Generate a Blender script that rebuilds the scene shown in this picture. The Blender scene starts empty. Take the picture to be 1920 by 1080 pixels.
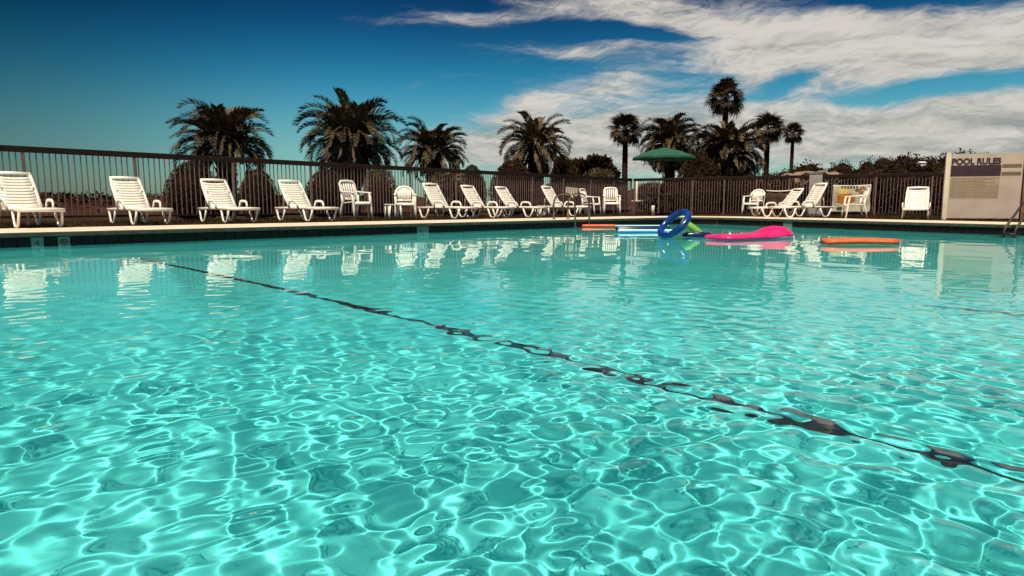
import bpy, bmesh, math, random
import numpy as np
from mathutils import Vector, Matrix, Euler

R = math.radians
PI = math.pi
sc = bpy.context.scene
col = sc.collection
random.seed(7)

# ------------------------------------------------------------------ camera
FPX, CX, CY, HOR = 1240.0, 960.0, 540.0, 384.0      # photo pixels (1920 x 1080)
EYE = 0.57                                          # metres above the water
PITCH = math.atan((CY - HOR) / FPX)
cam = bpy.data.objects.new('camera', bpy.data.cameras.new('camera'))
col.objects.link(cam)
sc.camera = cam
cam.location = (0, 0, EYE)
cam.rotation_euler = (PI / 2 - PITCH, 0, 0)
cam.data.sensor_width = 36
cam.data.lens = 36 * FPX / 1920
cam.data.clip_start = 0.02
cam.data.clip_end = 6000


def ray(px, py):
    dx, dy = (px - CX) / FPX, (CY - py) / FPX
    return Vector((dx, math.cos(PITCH) + dy * math.sin(PITCH), -math.sin(PITCH) + dy * math.cos(PITCH)))


def at(px, py, z=0.2):
    """where the line of sight through a photo pixel meets the level z"""
    d = ray(px, py)
    t = (z - EYE) / d.z
    return Vector((d.x * t, d.y * t, z))


def atY(px, py, Y):
    d = ray(px, py)
    t = Y / d.y
    return Vector((d.x * t, Y, EYE + d.z * t))


# ------------------------------------------------------------------ world sky
SUN_EL, SUN_AZ = 66.0, 202.0       # azimuth measured from +Y towards +X
w = bpy.data.worlds.new('World')
sc.world = w
w.use_nodes = True
nt = w.node_tree
N, L = nt.nodes, nt.links
N.clear()


def mth(op, a, b=None, c=None, clamp=False):
    n = N.new('ShaderNodeMath')
    n.operation = op
    n.use_clamp = clamp
    for i, v in enumerate((a, b, c)):
        if v is None:
            continue
        if isinstance(v, (int, float)):
            n.inputs[i].default_value = v
        else:
            L.new(v, n.inputs[i])
    return n.outputs[0]


def mixc(kind, f, a, b):
    n = N.new('ShaderNodeMix')
    n.data_type = 'RGBA'
    n.blend_type = kind
    for s, v in ((n.inputs[0], f), (n.inputs[6], a), (n.inputs[7], b)):
        if isinstance(v, (int, float)):
            s.default_value = v
        elif isinstance(v, tuple):
            s.default_value = v
        else:
            L.new(v, s)
    return n.outputs[2]


def smooth(v, lo, hi, a=0.0, b=1.0):
    n = N.new('ShaderNodeMapRange')
    n.interpolation_type = 'SMOOTHSTEP'
    L.new(v, n.inputs[0])
    for i, x in enumerate((lo, hi, a, b)):
        n.inputs[i + 1].default_value = x
    return n.outputs[0]


def noise(vec, scale, detail=6, rough=0.55, dist=0.0):
    n = N.new('ShaderNodeTexNoise')
    L.new(vec, n.inputs['Vector'])
    n.inputs['Scale'].default_value = scale
    n.inputs['Detail'].default_value = detail
    n.inputs['Roughness'].default_value = rough
    n.inputs['Distortion'].default_value = dist
    return n.outputs[0]


def comb(x, y, z=0.0):
    n = N.new('ShaderNodeCombineXYZ')
    for i, v in enumerate((x, y, z)):
        if isinstance(v, (int, float)):
            n.inputs[i].default_value = v
        else:
            L.new(v, n.inputs[i])
    return n.outputs[0]


sky = N.new('ShaderNodeTexSky')
sky.sky_type = 'NISHITA'
sky.sun_disc = False
sky.sun_elevation = R(SUN_EL)
sky.sun_rotation = R(SUN_AZ)
sky.air_density = 1.0
sky.dust_density = 0.6
sky.ozone_density = 1.6
tc = N.new('ShaderNodeTexCoord')
sep = N.new('ShaderNodeSeparateXYZ')
L.new(tc.outputs['Generated'], sep.inputs[0])
az = mth('ARCTAN2', sep.outputs[0], sep.outputs[1])
el = mth('ARCSINE', sep.outputs[2])
# a polarised, deep sky: dark blue overhead, turquoise lower, pale at the horizon
ramp = N.new('ShaderNodeValToRGB')
cr = ramp.color_ramp
cr.interpolation = 'B_SPLINE'
cr.elements[0].position = 0.0
cr.elements[0].color = (0.46, 0.62, 0.58, 1)
cr.elements[1].position = 1.0
cr.elements[1].color = (0.03, 0.10, 0.22, 1)
for p, c in ((0.07, (0.43, 0.72, 0.68, 1)), (0.17, (0.33, 0.72, 0.68, 1)), (0.28, (0.06, 0.50, 0.60, 1)),
             (0.40, (0.018, 0.17, 0.32, 1)), (0.55, (0.012, 0.04, 0.11, 1))):
    e = cr.elements.new(p)
    e.color = c
L.new(mth('MULTIPLY', el, 1.6, clamp=True), ramp.inputs[0])
# away from the clouds, to the left, the sky is duller
leftness = smooth(az, -0.72, -0.2, 0.42, 1.0)
blue = mixc('MULTIPLY', 1.0, sky.outputs[0], ramp.outputs[0])
lv = N.new('ShaderNodeVectorMath')
lv.operation = 'SCALE'
L.new(blue, lv.inputs[0])
L.new(leftness, lv.inputs[3])
blue = lv.outputs[0]


def azel(px, py):
    d = ray(px, py).normalized()
    return math.atan2(d.x, d.y), math.asin(d.z)


# cloud banks: px, py, half width px, half height px, tilt (deg, + = rising to the right), weight
BANKS = [(1500, 150, 520, 190, -6, .34), (1230, 22, 190, 22, -14, .75), (1500, 70, 270, 42, -9, .95), (1790, 105, 260, 62, -4, .9), (2150, 70, 280, 120, -3, .7),
         (880, 34, 170, 13, 3, .62), (1010, 10, 120, 12, -10, .45), (1050, 300, 220, 26, 2, .5), (940, 250, 110, 26, 10, .4), (1250, 235, 150, 36, 4, .45), (1130, 88, 190, 11, 0, .62), (1330, 118, 70, 10, -6, .5),
         (985, 205, 70, 22, 18, 1.05), (1140, 165, 95, 20, 8, .72), (1090, 245, 150, 40, 10, .85), (1000, 290, 130, 30, 4, .65),
         (1480, 215, 190, 30, 6, .72), (1750, 225, 260, 45, -3, .72), (1620, 275, 330, 40, 0, .8), (2150, 240, 220, 80, 0, .6),
         (1400, 140, 70, 26, 35, .42), (860, 270, 140, 34, 8, .42), (740, 295, 180, 24, 2, .28), (1230, 300, 140, 30, 0, .55), (800, 165, 90, 10, 14, .2),
         (1180, 64, 190, 15, -3, -.9), (1800, 160, 220, 24, 3, -1.75), (1470, 160, 90, 12, 14, -.7), (1700, 8, 220, 18, -4, -.8),
         (1640, 235, 120, 9, -2, -.3), (1380, 175, 60, 10, 20, -.2)]
warp = noise(comb(mth('MULTIPLY', az, 2.2), mth('MULTIPLY', el, 6.0)), 2.2, 4, .55)
warp2 = noise(comb(mth('MULTIPLY', az, 2.2), mth('MULTIPLY', el, 6.0), 7.3), 2.2, 4, .55)
azw = mth('ADD', az, mth('MULTIPLY', mth('SUBTRACT', warp2, .5), .16))
elw = mth('ADD', el, mth('MULTIPLY', mth('SUBTRACT', warp, .5), .055))
D = None
for (px, py, sx, sy, tilt, wt) in BANKS:
    a0, e0 = azel(px, py)
    sx, sy, t = sx / FPX * .85, sy / FPX, R(tilt)
    da, de = mth('SUBTRACT', azw, a0), mth('SUBTRACT', elw, e0)
    u = mth('ADD', mth('MULTIPLY', da, math.cos(t) / sx), mth('MULTIPLY', de, math.sin(t) / sx))
    v = mth('ADD', mth('MULTIPLY', da, -math.sin(t) / sy), mth('MULTIPLY', de, math.cos(t) / sy))
    g = mth('MULTIPLY', mth('EXPONENT', mth('MULTIPLY', mth('ADD', mth('MULTIPLY', u, u), mth('MULTIPLY', v, v)), -1.0)), wt)
    D = g if D is None else mth('ADD', D, g)
# the same kind of cirrus goes on round the sky and overhead
gen = smooth(noise(comb(mth('MULTIPLY', sep.outputs[0], 2.0), mth('MULTIPLY', sep.outputs[1], 2.0), mth('MULTIPLY', sep.outputs[2], 4.0)), 1.3, 3, .5), .45, .7, 0, .75)
outside = mth('MAXIMUM', smooth(el, .34, .55), mth('MAXIMUM', smooth(az, .8, 1.2), smooth(mth('MULTIPLY', az, -1.0), 1.0, 1.6)))
D = mth('ADD', D, mth('MULTIPLY', gen, outside))
streak = noise(comb(mth('MULTIPLY', azw, 3.2), mth('MULTIPLY', mth('ADD', elw, mth('MULTIPLY', azw, .10)), 26.0)), 2.0, 10, .66, .25)
wisp = noise(comb(mth('MULTIPLY', azw, 9.0), mth('MULTIPLY', mth('SUBTRACT', elw, mth('MULTIPLY', azw, .22)), 34.0), 3.1), 3.4, 10, .68, .6)
n1 = mth('ADD', mth('MULTIPLY', mth('SUBTRACT', streak, .5), 1.35), mth('MULTIPLY', mth('SUBTRACT', wisp, .5), 1.05))
cloud = smooth(mth('ADD', D, mth('MULTIPLY', n1, mth('ADD', mth('MULTIPLY', D, .75), .36))), .10, 1.12)
cloud = mth('MULTIPLY', cloud, .93)
# lit parts of the cloud are cream, thin and low parts grey
shade = smooth(mth('ADD', mth('ADD', mth('MULTIPLY', streak, .7), mth('MULTIPLY', wisp, .35)), mth('MULTIPLY', el, .6)), .40, .74)
ccol = mixc('MIX', shade, (2.5, 2.5, 2.4, 1), (5.8, 5.4, 4.85, 1))
bg = N.new('ShaderNodeBackground')
L.new(mixc('MIX', cloud, blue, ccol), bg.inputs[0])
bg.inputs[1].default_value = 0.10
out = N.new('ShaderNodeOutputWorld')
L.new(bg.outputs[0], out.inputs[0])

# ------------------------------------------------------------------ sun, exposure
sl = bpy.data.lights.new('sun', 'SUN')
sl.energy = 4.9
sl.angle = R(0.5)
sl.color = (1.0, 0.885, 0.72)
sun = bpy.data.objects.new('sun', sl)
col.objects.link(sun)
ze, azr = R(90 - SUN_EL), R(SUN_AZ)
to_sun = Vector((math.sin(azr) * math.sin(ze), math.cos(azr) * math.sin(ze), math.cos(ze)))
sun.rotation_euler = to_sun.to_track_quat('Z', 'Y').to_euler()
sl.cycles.is_caustics_light = True
sc.view_settings.view_transform = 'Standard'
sc.view_settings.look = 'None'
sc.view_settings.gamma = 1
sc.view_settings.use_curve_mapping = False
sc.view_settings.exposure = 0.3
sc.cycles.use_denoising = True
sc.cycles.sample_clamp_indirect = 4
sc.cycles.max_bounces = 10
sc.cycles.transparent_max_bounces = 12


# ------------------------------------------------------------------ helpers
class MB:
    """collects geometry that is linked as ONE mesh object"""

    def __init__(s):
        s.v, s.f, s.sm, s.mi = [], [], [], []

    def add(s, vs, fs, smooth=False, mi=0):
        o = len(s.v)
        s.v += [tuple(p) for p in vs]
        s.f += [tuple(i + o for i in f) for f in fs]
        s.sm += [smooth] * len(fs)
        s.mi += [mi] * len(fs)

    def box(s, c, size, rot=None, mi=0):
        hx, hy, hz = size[0] / 2, size[1] / 2, size[2] / 2
        vs = [Vector((x, y, z)) for x in (-hx, hx) for y in (-hy, hy) for z in (-hz, hz)]
        if rot is not None:
            vs = [rot @ p for p in vs]
        s.add([p + Vector(c) for p in vs], [(0, 1, 3, 2), (4, 6, 7, 5), (0, 4, 5, 1), (2, 3, 7, 6), (0, 2, 6, 4), (1, 5, 7, 3)], mi=mi)

    def rail(s, pts, wd, th, up=(0, 0, 1), smooth=True, mi=0, caps=True, chamfer=.25):
        """rounded-rectangle section swept along pts; wd sideways, th along up"""
        pts = [Vector(p) for p in pts]
        up = Vector(up)
        rings = []
        for i, p in enumerate(pts):
            t = (pts[min(i + 1, len(pts) - 1)] - pts[max(i - 1, 0)]).normalized()
            side = t.cross(up)
            if side.length < 1e-4:
                side = t.cross(Vector((1, 0, 0)))
            side.normalize()
            nrm = side.cross(t).normalized()
            ww = wd[i] if isinstance(wd, (list, tuple)) else wd
            tt = th[i] if isinstance(th, (list, tuple)) else th
            a, b = ww / 2, tt / 2
            k = min(a, b) * chamfer * 2
            rings.append([p + side * x + nrm * y for x, y in ((a - k, -b), (a, -b + k), (a, b - k), (a - k, b), (-a + k, b), (-a, b - k), (-a, -b + k), (-a + k, -b))])
        vs = [q for r in rings for q in r]
        fs = []
        for i in range(len(rings) - 1):
            for j in range(8):
                fs.append((i * 8 + j, i * 8 + (j + 1) % 8, i * 8 + 8 + (j + 1) % 8, i * 8 + 8 + j))
        if caps:
            fs.append(tuple(range(7, -1, -1)))
            n = (len(rings) - 1) * 8
            fs.append(tuple(range(n, n + 8)))
        s.add(vs, fs, smooth, mi)

    def tube(s, pts, r, n=8, mi=0, caps=True):
        pts = [Vector(p) for p in pts]
        t0 = (pts[1] - pts[0]).normalized()
        ref = Vector((0, 0, 1)) if abs(t0.z) < .9 else Vector((1, 0, 0))
        nrm = t0.cross(ref).normalized()
        vs = []
        for i, p in enumerate(pts):
            t = (pts[min(i + 1, len(pts) - 1)] - pts[max(i - 1, 0)]).normalized()
            nrm = (nrm - t * nrm.dot(t)).normalized()
            b = t.cross(nrm)
            rr = r[i] if isinstance(r, (list, tuple)) else r
            for k in range(n):
                a = 2 * PI * k / n
                vs.append(p + nrm * math.cos(a) * rr + b * math.sin(a) * rr)
        fs = [(i * n + j, i * n + (j + 1) % n, i * n + n + (j + 1) % n, i * n + n + j) for i in range(len(pts) - 1) for j in range(n)]
        if caps:
            fs += [tuple(range(n - 1, -1, -1)), tuple(range((len(pts) - 1) * n, len(pts) * n))]
        s.add(vs, fs, True, mi)

    def mesh(s, name, mats):
        me = bpy.data.meshes.new(name)
        me.from_pydata(s.v, [], s.f)
        me.polygons.foreach_set('use_smooth', s.sm)
        for m in (mats if isinstance(mats, (list, tuple)) else [mats]):
            me.materials.append(m)
        me.polygons.foreach_set('material_index', s.mi)
        me.update()
        return me

    def build(s, name, mats, parent=None, loc=None):
        return link(name, s.mesh(name, mats), parent, loc)


def link(name, me, parent=None, loc=None):
    o = bpy.data.objects.new(name, me)
    col.objects.link(o)
    if parent is not None:
        o.parent = parent
    if loc is not None:
        o.location = loc
    return o


def tag(o, label, cat, group=None):
    o['label'] = label
    o['category'] = cat
    if group:
        o['group'] = group
    return o


def kind(o, k):
    o['kind'] = k
    return o


def thing(name, label, cat, loc=(0, 0, 0), rz=0, group=None):
    o = bpy.data.objects.new(name, None)
    col.objects.link(o)
    o.empty_display_size = .1
    o.location = loc
    o.rotation_euler = (0, 0, rz)
    return tag(o, label, cat, group)


KIDS = {}


def copy_tree(o, parent=None):
    c = o.copy()
    col.objects.link(c)
    if parent is not None:
        c.parent = parent
    for ch in [x for x in ALLKIDS(o)]:
        copy_tree(ch, c)
    return c


def ALLKIDS(o):
    if o.name not in KIDS:
        KIDS[o.name] = list(o.children)
    return KIDS[o.name]


def mat(name, c1, c2=None, rough=.6, scale=6, bump=0.0, bscale=40, spec=.5, detail=5, metal=0.0, lo=.35, hi=.65, trans=0.0):
    m = bpy.data.materials.new(name)
    m.use_nodes = True
    t = m.node_tree
    b = t.nodes['Principled BSDF']
    b.inputs['Roughness'].default_value = rough
    b.inputs['Specular IOR Level'].default_value = spec
    b.inputs['Metallic'].default_value = metal
    tcn = t.nodes.new('ShaderNodeTexCoord')
    if c2 is None:
        b.inputs['Base Color'].default_value = (*c1, 1)
    else:
        n = t.nodes.new('ShaderNodeTexNoise')
        n.inputs['Scale'].default_value = scale
        n.inputs['Detail'].default_value = detail
        t.links.new(tcn.outputs['Object'], n.inputs['Vector'])
        r = t.nodes.new('ShaderNodeValToRGB')
        r.color_ramp.elements[0].position = lo
        r.color_ramp.elements[1].position = hi
        r.color_ramp.elements[0].color = (*c1, 1)
        r.color_ramp.elements[1].color = (*c2, 1)
        t.links.new(n.outputs[0], r.inputs[0])
        t.links.new(r.outputs[0], b.inputs['Base Color'])
    if bump:
        n = t.nodes.new('ShaderNodeTexNoise')
        n.inputs['Scale'].default_value = bscale
        n.inputs['Detail'].default_value = 4
        t.links.new(tcn.outputs['Object'], n.inputs['Vector'])
        bp = t.nodes.new('ShaderNodeBump')
        bp.inputs['Strength'].default_value = bump
        bp.inputs['Distance'].default_value = .02
        t.links.new(n.outputs[0], bp.inputs['Height'])
        t.links.new(bp.outputs[0], b.inputs['Normal'])
    return m


M = dict(
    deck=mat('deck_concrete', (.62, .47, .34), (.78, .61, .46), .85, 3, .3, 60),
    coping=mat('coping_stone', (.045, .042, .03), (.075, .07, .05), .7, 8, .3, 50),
    tile=mat('dark_tile', (.010, .003, .003), (.016, .006, .005), .45, 9, spec=.2),
    grout=mat('grout', (.02, .014, .012), (.03, .022, .018), .9, 20),
    marker=mat('marker_tile', (.13, .15, .13), (.18, .21, .18), .3, 10),
    ink=mat('black_print', (.012, .01, .012), None, .6),
    plaster=mat('pool_plaster', (.082, .56, .575), (.118, .66, .67), .6, 1.3, 0, 30),
    stripe=mat('floor_stripe', (.020, .010, .012), (.035, .016, .016), .6, 6),
    plastic=mat('white_resin', (.78, .72, .63), (.85, .80, .71), .38, 2.5),
    fence=mat('fence_paint', (.14, .088, .078), (.21, .14, .125), .45, 4, .1, 60),
    railm=mat('fence_rail_paint', (.014, .005, .004), (.024, .010, .008), .6, 5, spec=.2),
    chrome=mat('steel_rail', (.16, .13, .11), (.24, .2, .17), .25, 5, metal=.9),
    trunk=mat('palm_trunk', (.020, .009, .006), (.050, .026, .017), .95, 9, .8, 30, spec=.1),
    frond=mat('palm_frond', (.020, .015, .006), (.16, .112, .055), .55, 3.2, spec=.2),  # pale end of the noise paints sunlit highlights into the frond colour
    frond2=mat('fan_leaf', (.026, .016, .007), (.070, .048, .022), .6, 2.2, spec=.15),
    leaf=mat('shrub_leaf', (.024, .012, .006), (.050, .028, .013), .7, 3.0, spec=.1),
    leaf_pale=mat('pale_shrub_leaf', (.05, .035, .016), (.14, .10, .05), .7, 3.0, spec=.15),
    core=mat('shrub_core', (.012, .006, .004), (.02, .010, .006), .95, 8, spec=.05),  # solid dark ball filling the inside of each bush and tree crown
    soil=mat('grass_soil', (.022, .012, .006), (.045, .026, .012), .95, .9, .6, 8, spec=.05),
    blade=mat('grass_blade', (.030, .022, .008), (.06, .042, .018), .8, 1.5, spec=.1),
    sand=mat('dune_sand', (.17, .12, .075), (.23, .17, .11), .95, 1.2, .4, 8),
    dune=mat('dune_scrub', (.030, .012, .008), (.058, .026, .016), .95, .5, .7, 4, spec=.05),
    canvas=mat('green_canvas', (.003, .066, .036), (.005, .09, .05), .8, 3),
    pole=mat('umbrella_pole', (.05, .03, .02), (.08, .05, .035), .5, 5),
    dark=mat('dark_metal', (.02, .013, .01), (.035, .022, .018), .5, 5),
    board=mat('sign_board', (.44, .35, .29), (.52, .42, .35), .7, 2, .1, 50),
    post=mat('sign_post', (.66, .56, .43), (.76, .66, .52), .7, 4),
    signdark=mat('sign_band', (.030, .010, .020), (.042, .016, .028), .6, 4),
    signbrown=mat('sign_brown', (.17, .09, .05), (.21, .12, .07), .6, 4),
    signtext=mat('sign_small_print', (.22, .15, .10), (.30, .22, .15), .7, 60),
    pink=mat('pink_vinyl', (.80, .012, .13), (.86, .03, .19), .32, 4),
    orange=mat('orange_foam', (.80, .085, .02), (.86, .13, .035), .6, 8),
    ring=mat('blue_vinyl', (.003, .020, .15), (.006, .045, .24), .22, 3),
    lime=mat('lime_foam', (.11, .33, .035), (.16, .40, .055), .6, 5),
    navy=mat('navy_vinyl', (.012, .010, .06), (.02, .016, .09), .3, 4),
    aqua=mat('pale_aqua_vinyl', (.36, .70, .72), (.46, .78, .80), .35, 4),
    bluemat=mat('blue_mat', (.01, .16, .42), (.015, .2, .5), .35, 4),
    towel=mat('towel_cream', (.46, .43, .33), (.60, .55, .43), .95, 7, .4, 90),
    t_or=mat('towel_orange', (.52, .13, .012), (.62, .22, .03), .95, 14, .4, 90),
    t_ye=mat('towel_yellow', (.66, .46, .12), (.72, .56, .2), .95, 9, .4, 90),
    t_gr=mat('towel_green', (.03, .05, .02), (.07, .09, .04), .95, 9, .4, 90),
    t_re=mat('towel_red', (.30, .09, .06), (.42, .17, .11), .95, 9, .4, 90),
    brown=mat('brown_canvas', (.075, .030, .018), (.11, .05, .03), .9, 4, .3, 60),
    grey=mat('grey_cabinet', (.30, .27, .26), (.36, .33, .31), .6, 4),
    house=mat('house_white', (.7, .68, .64), (.75, .72, .68), .7, 2),
)

# ------------------------------------------------------------------ pool outline
A = at(0, 437)
B = at(1150, 410)
ldir = (B - A).normalized()                       # along the left edge, going away
RA, RB = at(1290, 406.6), at(1700, 414.6)
rdir = (RB - RA).normalized()                     # along the far right edge, coming nearer


def isect(p, d, q, e):
    den = d.x * e.y - d.y * e.x
    t = ((q.x - p.x) * e.y - (q.y - p.y) * e.x) / den
    return p + d * t


CORN = isect(A, ldir, RA, rdir)
c1 = CORN - ldir * 1.1
c2 = CORN + rdir * 1.1
cm = (c1 + c2 + CORN * 2) / 4
D0 = at(1888, 421)
P0 = A - ldir * 13.0
poly = [P0, c1, cm, c2, D0, Vector((24, 8.2, .2)), Vector((24, -2.2, .2)), Vector((P0.x, -2.2, .2))]
poly = [Vector((p.x, p.y)) for p in poly]         # clockwise seen from above


def offset(pl, d):
    """move every edge of a clockwise outline outwards by d"""
    n = len(pl)
    res = []
    for i in range(n):
        a, b, c = pl[i - 1], pl[i], pl[(i + 1) % n]
        e1, e2 = (b - a).normalized(), (c - b).normalized()
        n1, n2 = Vector((-e1.y, e1.x)), Vector((-e2.y, e2.x))
        m = (n1 + n2).normalized()
        res.append(b + m * (d / max(.4, m.dot(n1))))
    return res


def band(name, inner, outer, z0, z1, m, zin=None):
    """a closed ring between two outlines, top at z1, bottom at z0"""
    b = MB()
    n = len(inner)
    vs = [(p.x, p.y, z1) for p in inner] + [(p.x, p.y, z1) for p in outer] + [(p.x, p.y, z0) for p in inner] + [(p.x, p.y, z0) for p in outer]
    fs = []
    for i in range(n):
        j = (i + 1) % n
        fs += [(i, n + i, n + j, j), (2 * n + i, i, j, 2 * n + j), (n + i, 3 * n + i, 3 * n + j, n + j), (2 * n + i, 2 * n + j, 3 * n + j, 3 * n + i)]
    b.add(vs, fs)
    o = b.build(name, m)
    bm = bmesh.new()
    bm.from_mesh(o.data)
    bmesh.ops.recalc_face_normals(bm, faces=bm.faces)
    bm.to_mesh(o.data)
    bm.free()
    return o


DEPTH = 0.66
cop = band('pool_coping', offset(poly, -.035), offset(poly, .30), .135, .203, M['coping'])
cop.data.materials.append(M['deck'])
for p in cop.data.polygons:                        # top faces of the coping take the deck colour, its sides stay dark
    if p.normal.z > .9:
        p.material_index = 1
mod = cop.modifiers.new('round', 'BEVEL')
mod.width = .014
mod.segments = 3
kind(cop, 'structure')
kind(band('pool_deck', offset(poly, .30), offset(poly, 2.05), .05, .2, M['deck']), 'structure')
wall = band('pool_wall', offset(poly, 0), offset(poly, .2), -DEPTH - .1, -.012, M['plaster'])
kind(wall, 'structure')
wall.cycles.is_caustics_receiver = True

kind(band('tile_backing', offset(poly, .001), offset(poly, .2), -.012, .135, M['grout']), 'structure')
# pool floor with its painted lane stripes
fl = MB()
ip = offset(poly, .1)
fl.add([(p.x, p.y, -DEPTH) for p in ip][::-1], [tuple(range(len(ip)))])
floor = kind(fl.build('pool_floor', M['plaster']), 'structure')
floor.cycles.is_caustics_receiver = True
# where refraction puts the stripe seen in the photograph


def below(px, py, depth):
    s = at(px, py, 0)
    h = Vector((s.x, s.y, 0)).normalized()
    d = ray(px, py).normalized()
    ci = math.sqrt(max(0, 1 - d.z * d.z)) / 1.333
    return Vector((s.x, s.y, 0)) + h * (depth * ci / math.sqrt(1 - ci * ci)) + Vector((0, 0, -depth))


def stripe(name, p, q, wd):
    d = (q - p).normalized()
    n = Vector((-d.y, d.x, 0)) * wd / 2
    b = MB()
    z = Vector((0, 0, .004))
    b.add([p - n + z, q - n + z, q + n + z, p + n + z], [(0, 1, 2, 3)])
    o = kind(b.build(name, M['stripe']), 'structure')
    o.cycles.is_caustics_receiver = True
    return o


s0, s1 = below(330, 499, DEPTH), below(1880, 884, DEPTH)
sd = (s1 - s0).normalized()
stripe('lane_stripe', s0 - sd * 1.2, s1 + sd * 9, .062)
s2, s3 = below(1790, 578, DEPTH), below(1915, 600, DEPTH)
stripe('lane_stripe', s2 - sd * .2, s2 + sd * 9, .06)

# ------------------------------------------------------------------ tiles under the coping
TW, TH = .152, .150
tile_me, mark_me = None, None
tb = MB()
for tilt in (0,):
    hx, hz = TW / 2 - .003, TH / 2 - .002
    vs = [(-hx, 0, -hz), (hx, 0, -hz), (hx, 0, hz), (-hx, 0, hz), (-hx + .004, -.008, -hz + .004), (hx - .004, -.008, -hz + .004), (hx - .004, -.008, hz - .004), (-hx + .004, -.008, hz - .004)]
    tb.add(vs, [(4, 5, 6, 7), (0, 1, 5, 4), (1, 2, 6, 5), (2, 3, 7, 6), (3, 0, 4, 7)])
tile_me = tb.mesh('tile', M['tile'])
mark_me = tb.mesh('depth_tile', M['marker'])
# grout bed behind the tiles, down to just under the water


def flat_text(txt, size, m, name, parent, loc, rot, ex=.002, bold=0.0):
    cu = bpy.data.curves.new(name, 'FONT')
    cu.body = txt
    cu.size = size
    cu.extrude = ex
    cu.offset = bold
    cu.align_x = 'LEFT'
    tmp = bpy.data.objects.new(name, cu)
    me = bpy.data.meshes.new_from_object(tmp)
    bpy.data.objects.remove(tmp)
    me.name = name
    me.materials.clear()
    me.materials.append(m)
    o = link(name, me, parent, loc)
    o.rotation_euler = rot
    return o


def lay_tiles(p, q, marks):
    p, q = Vector((p.x, p.y, 0)), Vector((q.x, q.y, 0))
    d = (q - p)
    ln = d.length
    d.normalize()
    ang = math.atan2(d.y, d.x)
    nrm = Vector((d.y, -d.x, 0))          # into the pool (clockwise outline)
    n = int(ln / TW)
    marks = {max(0, min(n - 1, int(((m - p).dot(d)) / TW))): t for m, t in marks}
    for i in range(n):
        c = p + d * ((i + .5) * TW) + nrm * .002
        c.z = .135 - TH / 2 - .003
        # local -Y of the tile must face the pool
        o = link('tile', mark_me if i in marks else tile_me, wall, c)
        o.rotation_euler = (random.uniform(-.012, .012), 0, ang + random.uniform(-.008, .008))
        if i in marks:
            o.name = 'depth_tile'
            o['label'] = 'pale depth marker tile with dark print'
            t = marks[i]
            if t == 'ring':
                b = MB()
                b.tube([(.042 * math.cos(a), -.0095, .042 * math.sin(a)) for a in [2 * PI * k / 20 for k in range(21)]], .006, 6, caps=False)
                b.tube([(-.03, -.0095, .03), (.03, -.0095, -.03)], .006, 6)
                b.tube([(-.02, -.0095, -.022), (.0, -.0095, .008), (.022, -.0095, .004)], .006, 6)
                b.build('no_diving_print', M['ink'], o)
            elif t:
                flat_text(t, .12, M['ink'], 'number_print', o, (-.037, -.0085, -.045), (PI / 2, 0, 0), .001)


v3 = lambda p: Vector((p.x, p.y, 0))
q0 = v3(A) - v3(ldir) * 1.2
lay_tiles(q0, v3(c1), [(v3(at(88, 437)), '4'), (v3(at(138, 435)), 'ring'), (v3(at(783, 418.5)), '4'), (v3(at(803, 418.5)), '')])
lay_tiles(v3(c1), v3(cm), [])
lay_tiles(v3(cm), v3(c2), [])
lay_tiles(v3(c2), v3(D0), [(v3(at(1503, 410.6)), ''), (v3(at(1509, 410.6)), '')])
lay_tiles(v3(D0), v3(D0) + (Vector((24, 8.2, 0)) - v3(D0)).normalized() * 3, [])

# ------------------------------------------------------------------ water
def grid_axis(lo, hi, base, near, centre=0.0):
    xs = [centre]
    x = centre
    while x < hi:
        x += base * max(1, abs(x - centre) / near)
        xs.append(x)
    x = centre
    while x > lo:
        x -= base * max(1, abs(x - centre) / near)
        xs.insert(0, x)
    return np.array(xs)


ipoly = [(p.x, p.y) for p in offset(poly, .05)]
gx = grid_axis(min(p[0] for p in ipoly) - .1, max(p[0] for p in ipoly) + .1, .0085, 1.45, .1)
gy = grid_axis(-2.4, max(p[1] for p in ipoly) + .1, .0085, 1.2, .9)
X, Y = np.meshgrid(gx, gy)
DXl = np.maximum(np.gradient(gx)[None, :], np.gradient(gy)[:, None])
dist = np.sqrt(X ** 2 + Y ** 2)
rng = np.random.default_rng(11)
Z = np.zeros_like(X)


def sstep(v, a, b):
    t = np.clip((v - a) / (b - a), 0, 1)
    return t * t * (3 - 2 * t)


def patch(seed, sc_):
    r = np.random.default_rng(seed)
    f = np.zeros_like(X)
    for _ in range(7):
        a, l, ph = r.uniform(0, 2 * PI), r.uniform(.7, 1.8) * sc_, r.uniform(0, 2 * PI)
        f += np.sin(2 * PI / l * (X * math.cos(a) + Y * math.sin(a)) + ph)
    return np.clip(.5 + f / 5.0, 0, 1)


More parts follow.
